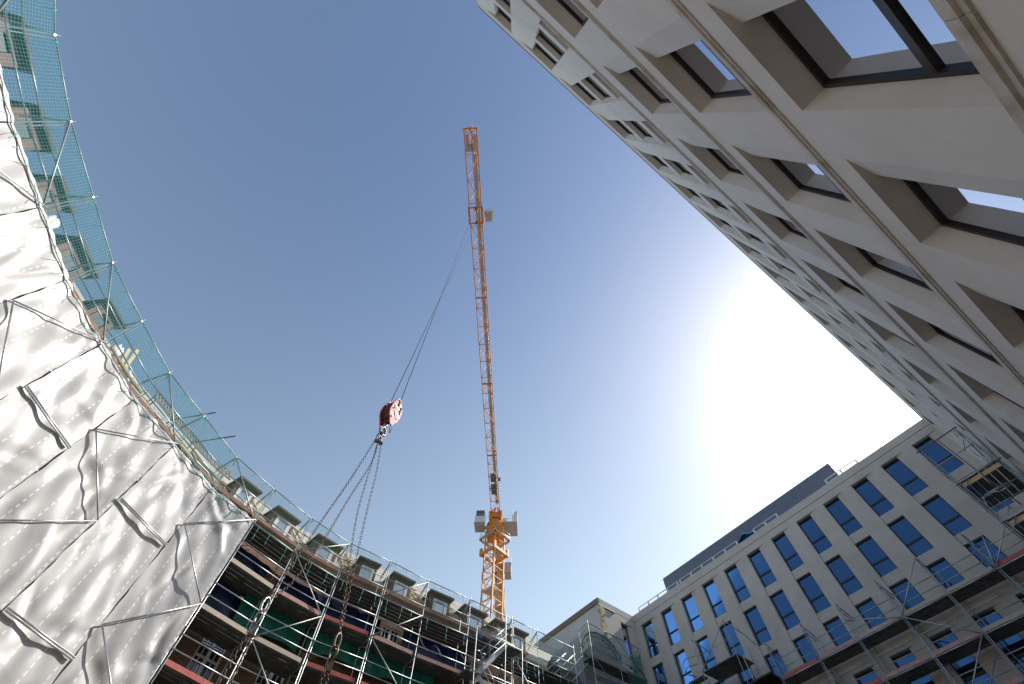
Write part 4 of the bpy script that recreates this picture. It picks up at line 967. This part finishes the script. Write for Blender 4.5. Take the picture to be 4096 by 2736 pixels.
# cab
CAB = (1.15, -2.2)
m = MB(); m.box(P(CAB[0], CAB[1], 45.9), ux * .95, vx * .66, Zv * .55); m.box(P(CAB[0] - .3, CAB[1], 48.05), ux * .65, vx * .66, Zv * .06)
for a in (-1, 1):
    for b in (-.93, .93): m.beam(P(CAB[0] + a * .63 - (.3 if True else 0) , CAB[1] + b * .66, 46.45), P(CAB[0] + a * .6 - .3, CAB[1] + b * .66, 48.0), .07, .07)
m.build('cab', LIGHTG, cr)
m = MB(); m.box(P(CAB[0], CAB[1], 45.32), ux * 1.05, vx * .72, Zv * .04); m.box(P(CAB[0] - .2, CAB[1] + .82, 45.4), ux * .2, vx * .35, Zv * .15); m.build('cab_floor', GREYM, cr)
m = MB()
m.box(P(CAB[0] - .3, CAB[1], 47.22), ux * .62, vx * .62, Zv * .75); m.build('cab_window', CABG, cr)
m = MB(); m.beam(P(CAB[0] + .33, CAB[1] - .66, 47.2), P(CAB[0] + .33, CAB[1] + .66, 47.2), .06, .05); m.build('cab_bar', LIGHTG, cr)
# machinery platform on the right
m = MB(); m.box(P(-.5, 2.1, 46.35), ux * 1.5, vx * 1.1, Zv * .06); m.build('machine_deck', GREYM, cr)
m = MB(); m.box(P(.4, 2.95, 47.3), ux * .6, vx * .26, Zv * .9); m.box(P(-.2, 1.35, 47.0), ux * .5, vx * .32, Zv * .6); m.ball(P(-.2, 1.35, 47.55), .34, .34, .25, 12, 6, 0.0); m.build('switch_cabinet', LIGHTG, cr)
m = MB()
for s in (1.75, 2.55):
    m.tube(P(.9, s, 46.4), P(.9, s, 47.5), .025, 5)
m.tube(P(.9, 1.75, 47.5), P(.9, 2.55, 47.5), .025, 5); m.tube(P(.9, 1.75, 47.0), P(.9, 2.55, 47.0), .025, 5); m.tube(P(.7, 2.6, 46.4), P(.7, 2.6, 48.6), .03, 5)
m.tube(P(.9, -1.1, 47.0), P(.9, -1.1, 48.8), .025, 5); m.tube(P(.9, -1.1, 48.8), P(.9, -.6, 49.0), .025, 5)
m.build('machine_rail', GALV, cr)
m = MB()
for c_ in ((ma, mb_),):
    g1 = [MC + ma * 1.5 * a + mb_ * 1.5 * b + Zv * 44.0 for a, b in ((1, 1), (1, -1), (-1, -1), (-1, 1))]
    for q in range(4):
        a, b = g1[q], g1[(q+1) % 4]; m.beam(a, b, .45, .04)
        for h in (.5, 1.0): m.tube(a + Zv * h, b + Zv * h, .022, 5)
        for f in (0, .33, .66): m.tube(a + (b - a) * f, a + (b - a) * f + Zv * 1.0, .02, 5)
m.build('slewing_walkway', GALV, cr)
# counter jib, stretching away behind the mast
m = MB()
for s in (-.55, .55): m.beam(P(-1.0, s, 46.6), P(-18.5, s, 46.6), .22, .42)
for i in range(12):
    u = -1.5 - i * 1.5; m.beam(P(u, -.55, 46.6), P(u, .55, 46.6), .10, .14); m.tube(P(u, -.55, 46.6), P(u - 1.5, .55, 46.6), .04, 5)
for i in range(7):
    for s in (-.55, .55): m.tube(P(-1 - i * 2.4, s, 46.8), P(-2.2 - i * 2.4, s * .3, 48.2), .05, 5); m.tube(P(-2.2 - i * 2.4, s * .3, 48.2), P(-3.4 - i * 2.4, s, 46.8), .05, 5)
m.build('counter_jib', YELLD, cr)
m = MB(); m.box(P(-9.5, .1, 46.42), ux * 7.5, vx * .42, Zv * .02); m.build('counter_jib_walkway', GREYM, cr)
for i in range(4):
    m = MB(); m.box(P(-15.2 - i * .85, 0, 45.6), ux * .36, vx * .75, Zv * 1.5); m.build('counterweight', noisy('ballast_concrete', (.40, .32, .22), (.50, .41, .30), 3, .9) if i == 0 else bpy.data.materials['ballast_concrete'], cr)
m = MB(); m.box(P(-9.6, 1.35, 46.2), ux * .9, vx * .65, Zv * .85); m.build('electrical_box', GREYM, cr)
m = MB()
for h in (47.5, 48.0): m.path([P(-8.8, 2.0, h), P(-10.5, 2.0, h), P(-10.5, .8, h)], .025, 5)
for u, v in ((-8.8, 2.0), (-10.5, 2.0), (-10.5, .8)): m.tube(P(u, v, 46.4), P(u, v, 48.0), .025, 5)
m.build('box_rail', GALV, cr)
m = MB(); m.box(P(-12.4, 0, 47.3), ux * .9, vx * .5, Zv * .5); m.torus(P(-11.0, 0, 47.2), ux, Zv, .35, .35, .16, 12, 6); m.build('hoist_winch', YELLD, cr)
# trolley
HB = Vector((2.25, 9.95, 0))
uT = (HB - MC).dot(ux); 
m = MB()
for s in (-.74, .74): m.beam(P(uT - .85, s, ZJ - .12), P(uT + .85, s, ZJ - .12), .10, .14)
for u in (-.8, .8): m.beam(P(uT + u, -.78, ZJ - .12), P(uT + u, .78, ZJ - .12), .13, .16)
m.beam(P(uT - .8, .12, ZJ - .15), P(uT + .8, .12, ZJ - .15), .12, .12)
for u in (-.85, .85):
    for s in (-.76, .76): m.torus(P(uT + u, s, ZJ + .12), ux, Zv, .09, .09, .05, 10, 5)
m.beam(P(uT - .8, .62, ZJ - .2), P(uT + .6, .66, ZJ - .2), .16, .16)
m.build('trolley', YELLD, cr)
m = MB()
for u in (-.72, .72): m.torus(P(uT + u, -.02, ZJ - .25), ux, Zv, .17, .17, .05, 12, 5)
m.build('trolley_sheave', DARKW, cr)
m = MB(); q = [(-.6, .9), (.5, .9), (.5, 1.75), (-.6, 1.75)]
for z in (ZJ - .5, ZJ + .5):
    for i in range(4): m.tube(P(uT + q[i][0], q[i][1], z), P(uT + q[(i+1) % 4][0], q[(i+1) % 4][1], z), .035, 5)
for a, b in q: m.tube(P(uT + a, b, ZJ - .5), P(uT + a, b, ZJ + .5), .03, 5)
m.box(P(uT - .05, 1.32, ZJ - .5), ux * .48, vx * .36, Zv * .015)
m.build('service_basket', GREYM, cr)
# hoist ropes
fN = Vector((.52, -.85, 0)).normalized(); fS = Vector((-fN.y, fN.x, 0)); fS = Vector((.85, .52, 0)).normalized()
hc = HB
R1, R2 = hc - fS * .22, hc + fS * .22
m = MB(); m.tube(P(uT - .72, -.02, ZJ - .3), R1 + Zv * 13.2, .013, 5); m.build('hoist_rope', ROPE, cr)
m = MB(); m.tube(P(uT + .72, -.02, ZJ - .3), R2 + Zv * 13.0, .013, 5); m.build('hoist_rope', ROPE, cr)

# ------------------------------------------------------------------ hook block
hk = root('hook_block', 'red and white striped hook block hanging on two wire ropes', 'hook block', (hc.x, hc.y, 12.0))
outl = [(-.10, 13.52), (.06, 13.50), (.28, 13.18), (.31, 12.95), (.25, 12.55), (.14, 12.28), (.03, 12.08), (-.06, 12.06), (-.27, 12.42), (-.31, 12.62), (-.28, 12.9), (-.20, 13.2)]
def HP(a, d, z): return hc + fS * a + fN * d + Zv * z
for s in (-1, 1):
    m = MB(); d0, d1 = s * .16, s * .205
    m.face([HP(a, d1, z) for a, z in (outl if s > 0 else list(reversed(outl)))]); m.face([HP(a, d0, z) for a, z in (outl if s < 0 else list(reversed(outl)))])
    for (a, z), (b, y) in zip(outl, outl[1:] + outl[:1]): m.face([HP(a, d0, z), HP(b, d0, y), HP(b, d1, y), HP(a, d1, z)])
    m.build('cheek_plate', REDP, hk)
m = MB()
for z in (12.22, 12.50, 12.78, 13.04, 13.27):       # slanting white stripes clipped to the plate outline
    def xr(zz, side):
        xs = []
        for (a, y), (b, y2) in zip(outl, outl[1:] + outl[:1]):
            if (y - zz) * (y2 - zz) < 0: xs.append(a + (b - a) * (zz - y) / (y2 - y))
        return (min(xs) if side < 0 else max(xs)) if len(xs) > 1 else None
    l, r_ = xr(z, -1), xr(z, 1)
    if l is None: continue
    if z == 12.22: l = .02
    if z == 13.27: l = max(l, .02)
    sl = .09
    m.face([HP(l + .03, .209, z - .055), HP(r_ - .02, .209, z - .055 - sl * .6), HP(r_ - .02, .209, z + .05 - sl * .6), HP(l + .03, .209, z + .05)])
m.build('white_stripe', WHITES, hk)
m = MB()
cp = [(-.17, 13.15), (.20, 13.0), (.20, 12.6), (.05, 12.2), (-.05, 12.2), (-.24, 12.6), (-.24, 12.95)]
for (a, z), (b, y) in zip(cp, cp[1:] + cp[:1]): m.face([HP(a, -.16, z), HP(b, -.16, y), HP(b, .16, y), HP(a, .16, z)])
m.build('block_body', DARKR, hk)
m = MB()
for a, z in ((-.05, 13.38), (.2, 12.9), (-.2, 12.75), (-.14, 12.35), (.12, 12.5)): m.tube(HP(a, -.22, z), HP(a, .235, z), .028, 8)
for a, z in ((.02, 13.25), (.19, 13.08)): m.beam(HP(a, .225, z + .15), HP(a - .02, .225, z - .12), .05, .03, fN)
m.beam(HP(-.18, .215, 12.95), HP(.05, .215, 12.45), .012, .012)
m.build('pin', DARKR, hk)
m = MB()
for s in (-.1, .1): m.torus(HP(0 + s * .3, s * .5, 12.95), fS, Zv, .22, .22, .035, 16, 5)
m.build('sheave', GREYD, hk)
m = MB(); m.path([HP(-.31, 0, 12.75), HP(-.42, 0, 12.65), HP(-.43, 0, 12.45), HP(-.33, 0, 12.3)], .013, 5); m.path([HP(.1, .1, 12.2), HP(.14, .1, 11.95), HP(.2, .1, 11.9), HP(.2, .1, 12.15)], .012, 5); m.build('grab_handle', ROPE, hk)
m = MB(); m.tube(HP(-.02, 0, 12.2), HP(-.03, 0, 11.95), .07, 10)
hkp = []
for k_ in range(15):
    t = R(100 - 285 * k_ / 14); hkp.append((HP(-.05 + .15 * math.cos(t), 0, 11.76 + .16 * math.sin(t)), .058 - .03 * (k_ / 14) ** 2))
for (a, r_), (b, r2) in zip(hkp, hkp[1:]): m.tube(a, b, r_, 9, True, r2)
m.build('hook', STEEL, hk)
m = MB(); m.beam(HP(-.06, .06, 11.95), HP(-.17, .06, 11.72), .03, .015); m.build('safety_latch', STEEL, hk)

# ------------------------------------------------------------------ four leg chain sling
cs_ = root('chain_sling', 'four leg rusty chain sling hanging from the hook block', 'chain', (2.15, 9.8, 10.5))
def links(pts, pitch=.074, r=.0065, half=.047, wid=.025):
    """oval links strung along a polyline, every other one turned by 90 degrees"""
    m = MB(); acc = 0.0; k = 0
    seg = []
    for a, b in zip(pts, pts[1:]): seg.append((a, b, (b - a).length))
    tot = sum(s[2] for s in seg); n = int(tot / pitch)
    for i in range(n):
        d = (i + .5) * pitch
        for a, b, L in seg:
            if d <= L: break
            d -= L
        t = (b - a).normalized(); c_ = a + t * d; e = t.cross(Vector((.3, .9, .2))).normalized()
        if i % 2: e = t.cross(e)
        m.torus(c_, t, e, half, wid, r, 10, 5)
    return m
def V3(te_plan, z): return Vector((te_plan[0] * z, te_plan[1] * z, z))
ap = V3((.197, .878), 11.05)
zr = 5.3
rL, rR = V3((.249, 1.756), zr), V3((.551, 1.788), zr)
def leg(top, wps, end):
    pts = [top]
    for pl, z in wps: pts.append(V3(pl, z))
    pts.append(end)
    # smooth with a Catmull-Rom pass
    out = []
    for i in range(len(pts) - 1):
        a, b, c_, d = pts[max(0, i-1)], pts[i], pts[i+1], pts[min(len(pts)-1, i+2)]
        for s in range(6):
            f = s / 6; out.append(.5 * ((2*b) + (c_ - a) * f + (2*a - 5*b + 4*c_ - d) * f * f + (3*b - a - 3*c_ + d) * f ** 3))
    return out + [pts[-1]]
bl, brr = V3((.189, .891), 10.88), V3((.210, .890), 10.85)
L1 = leg(bl, [((.205, 1.073), 9.0), ((.215, 1.248), 7.65), ((.228, 1.446), 6.55)], rL)
L2 = leg(ap - Zv * .2, [((.222, .965), 10.0), ((.238, 1.133), 8.45), ((.260, 1.328), 7.2), ((.273, 1.60), 5.9)], rL)
L3 = leg(ap - Zv * .22, [((.224, .969), 10.0), ((.256, 1.071), 9.0), ((.299, 1.196), 8.0), ((.396, 1.426), 6.65)], rR)
L4 = leg(brr, [((.249, .981), 9.85), ((.295, 1.108), 8.7), ((.348, 1.251), 7.65), ((.415, 1.428), 6.7)], rR)
for L in (L1, L2, L3, L4): links(L).build('chain_leg', CHAIN, cs_)
m = MB(); m.torus(HP(-.09, 0, 11.45), Zv, fN, .20, .10, .02, 14, 6); m.torus(V3((.1965, .874), 11.22), Zv, fS, .13, .075, .02, 12, 6); m.torus(V3((.198, .88), 11.08), Zv, fN, .11, .065, .018, 12, 6); m.build('master_link', CHAIN, cs_)
m = MB(); m.beam(bl + Zv * .03, ap - Zv * .05, .06, .10); m.beam(ap - Zv * .05, brr + Zv * .03, .06, .10); m.build('spreader', CHAIN, cs_)
for r_ in (rL, rR):
    m = MB(); m.torus(r_ - Zv * .08, Zv, Vector((.8, .5, 0)), .15, .085, .024, 12, 6); m.torus(r_ - Zv * .30, Zv, Vector((.5, -.8, 0)), .14, .08, .022, 12, 6); m.beam(r_ - Zv * .42, r_ - Zv * .62, .07, .12); m.build('shortening_clutch', STEEL if r_ is rL else CHAIN, cs_)
    for s in (-.05, .05):
        d = Vector((s, s * .6, 0)); links([r_ - Zv * .55 + d, r_ - Zv * 1.6 + d * 2, r_ - Zv * 4.2 + d * 2.5]).build('chain_tail', CHAIN, cs_)

# ------------------------------------------------------------------ workers on the top deck
def skinmesh(name, pts, edges, mat, parent, sub=2):
    me = bpy.data.meshes.new(name); me.from_pydata([p[:3] for p in pts], edges, []); me.materials.append(mat)
    o = bpy.data.objects.new(name, me); COL.objects.link(o); o.parent = parent
    md = o.modifiers.new('skin', 'SKIN'); lay = me.skin_vertices[0] if me.skin_vertices else None
    if lay is None:
        return o
    for i, p in enumerate(pts): lay.data[i].radius = (p[3], p[3]); lay.data[i].use_root = (i == 0)
    sb = o.modifiers.new('sub', 'SUBSURF'); sb.levels = 1; sb.render_levels = sub
    md.use_smooth_shade = True
    return o
SKIN = noisy('skin', (.50, .30, .21), (.56, .35, .25), 8, .55)
def cloth(n, c): return noisy(n, tuple(x * .85 for x in c), c, 6, .85, .3, 30)
def worker(label, loc, rot, bend, jacket, trousers, helmet=None, arm=.5, crouch=0.0, hair=(.03, .02, .015)):
    r_ = root('person', label, 'person', loc, 'workers on the top scaffold deck'); r_.rotation_euler = (0, 0, rot)
    hip = .92 - crouch; t = R(bend)
    def tor(h, x=0, f=0): return (x, math.sin(t) * h + f * math.cos(t), hip + math.cos(t) * h - f * math.sin(t))
    sh = .52; nk = .60; hd = .74
    pts = [(0, 0, hip, .15), (*tor(.25), .14), (*tor(sh - .06), .16), (*tor(nk), .065), (*tor(hd), .10), (*tor(hd + .10), .085)]
    ed = [(0, 1), (1, 2), (2, 3), (3, 4), (4, 5)]
    jk = [(*tor(-.06), .175), (*tor(.2), .165), (*tor(sh - .06), .185), (*tor(sh + .02), .12)]; je = [(0, 1), (1, 2), (2, 3)]
    tp = [(0, 0, hip + .02, .17)]; te_ = []
    knee = .48 - crouch * .35; kf = .12 + crouch * .8
    for s in (-1, 1):
        # legs
        i = len(pts); pts += [(s * .10, .02, hip - .08, .095), (s * .13, kf * .5, (hip + knee) / 2, .085), (s * .13, kf, knee, .062), (s * .14, kf * .3, .22, .05), (s * .14, 0, .07, .04), (s * .15, .14, .04, .038)]
        ed += [(0, i), (i, i+1), (i+1, i+2), (i+2, i+3), (i+3, i+4), (i+4, i+5)]
        j = len(tp); tp += [(s * .10, .02, hip - .08, .115), (s * .13, kf * .5, (hip + knee) / 2, .10), (s * .13, kf, knee, .08), (s * .14, kf * .3, .22, .07), (s * .14, .02, .10, .065)]
        te_ += [(0, j), (j, j+1), (j+1, j+2), (j+2, j+3), (j+3, j+4)]
        # arms
        S_ = Vector(tor(sh - .04, s * .20)); E_ = S_ + Vector((s * .07, math.sin(arm) * .27, -math.cos(arm) * .27)); H_ = E_ + Vector((-s * .03, math.sin(arm + .5) * .25, -math.cos(arm + .5) * .25)); dr = (H_ - E_).normalized()
        i = len(pts); pts += [(*S_, .065), (*E_, .045), (*H_, .03), (*(H_ + dr * .07), .032)]; ed += [(2, i), (i, i+1), (i+1, i+2), (i+2, i+3)]
        side = dr.cross(Vector((0, 0, 1))).normalized()
        for fk in range(4):
            b0 = H_ + dr * .09 + side * (fk - 1.5) * .02; k = len(pts); ln = (.06, .075, .07, .055)[fk]
            pts += [(*b0, .009), (*(b0 + dr * ln * .6 + Vector((0, 0, -.012))), .008), (*(b0 + dr * ln + Vector((0, 0, -.035))), .007)]; ed += [(i+3, k), (k, k+1), (k+1, k+2)]
        k = len(pts); b0 = H_ + dr * .04 + side * (-.04 * s); pts += [(*b0, .011), (*(b0 + dr * .045 - side * .015 * s), .009)]; ed += [(i+2, k), (k, k+1)]
        j = len(jk); jk += [(*S_, .085), (*E_, .065), (*(E_ + (H_ - E_) * .85), .048)]; je += [(2, j), (j, j+1), (j+1, j+2)]
    skinmesh('body', pts, ed, SKIN, r_); skinmesh('jacket', jk, je, jacket, r_); skinmesh('trousers', tp, te_, trousers, r_)
    # boots, head gear, face
    for s in (-1, 1):
        m = MB(); m.ball((s * .145, .06, .05), .055, .14, .06, 10, 6); bo = m.build('boot', DARKW, None); bo.parent = r_
    hcn = Vector(tor(hd + .08)); up = Vector((0, math.sin(t * .6), math.cos(t * .6))); fw_ = Vector((0, math.cos(t * .6), -math.sin(t * .6)))
    ax = (Vector((1, 0, 0)), fw_, up)
    if helmet:
        m = MB(); m.ball(hcn + up * .02, .125, .145, .14, 14, 8, 0.0, ax); m.torus(hcn + up * .02, ax[0], fw_, .135, .165, .012, 14, 5); ho = m.build('helmet', helmet, None)
    else:
        m = MB(); m.ball(hcn + up * .005 - fw_ * .01, .105, .12, .125, 14, 8, -.2, ax); ho = m.build('hair', cloth('hair', hair) if not bpy.data.materials.get('hair') else bpy.data.materials['hair'], None)
    ho.parent = r_
    m = MB(); m.ball(hcn + fw_ * .115 - up * .02, .014, .02, .022, 6, 5, -1.0, ax); m.tube(hcn + fw_ * .105 - up * .065 - ax[0] * .022, hcn + fw_ * .105 - up * .065 + ax[0] * .022, .006, 5)
    for s in (-1, 1): m.ball(hcn + fw_ * .10 + up * .015 + ax[0] * s * .034, .011, .008, .008, 6, 5); m.ball(hcn + ax[0] * s * .105 - up * .01, .01, .022, .03, 6, 5, -1.0, ax)
    fo = m.build('face', SKIN, None); fo.parent = r_
    return r_
DKB = cloth('dark_navy_cloth', (.025, .035, .055)); BLJ = cloth('blue_jacket_cloth', (.02, .06, .17)); BLK = cloth('black_trousers', (.012, .014, .016)); PALE = cloth('pale_grey_shirt', (.50, .50, .52)); BLS = cloth('bright_blue_jacket', (.03, .12, .30))
HELM = noisy('white_helmet_shell', (.75, .76, .80), (.82, .83, .86), 6, .35)
worker('worker in a white helmet and dark clothes stooping on the top deck', (20.05, 22.2, L0 + .03), R(-60), 42, DKB, DKB, HELM, .7, .12)
worker('worker in a blue jacket and black trousers bending away beside the white helmeted one', (20.62, 22.25, L0 + .03), R(-15), 68, BLJ, BLK, None, .9, 0)
worker('worker in a bright blue jacket bent low left of the stair head', (15.2, 22.3, L0 + .03), R(25), 62, BLS, BLK, None, .8, .28)
worker('worker in a pale grey shirt and black trousers beside the stair head', (15.95, 22.35, L0 + .03), R(150), 38, PALE, BLK, None, .4, .18)
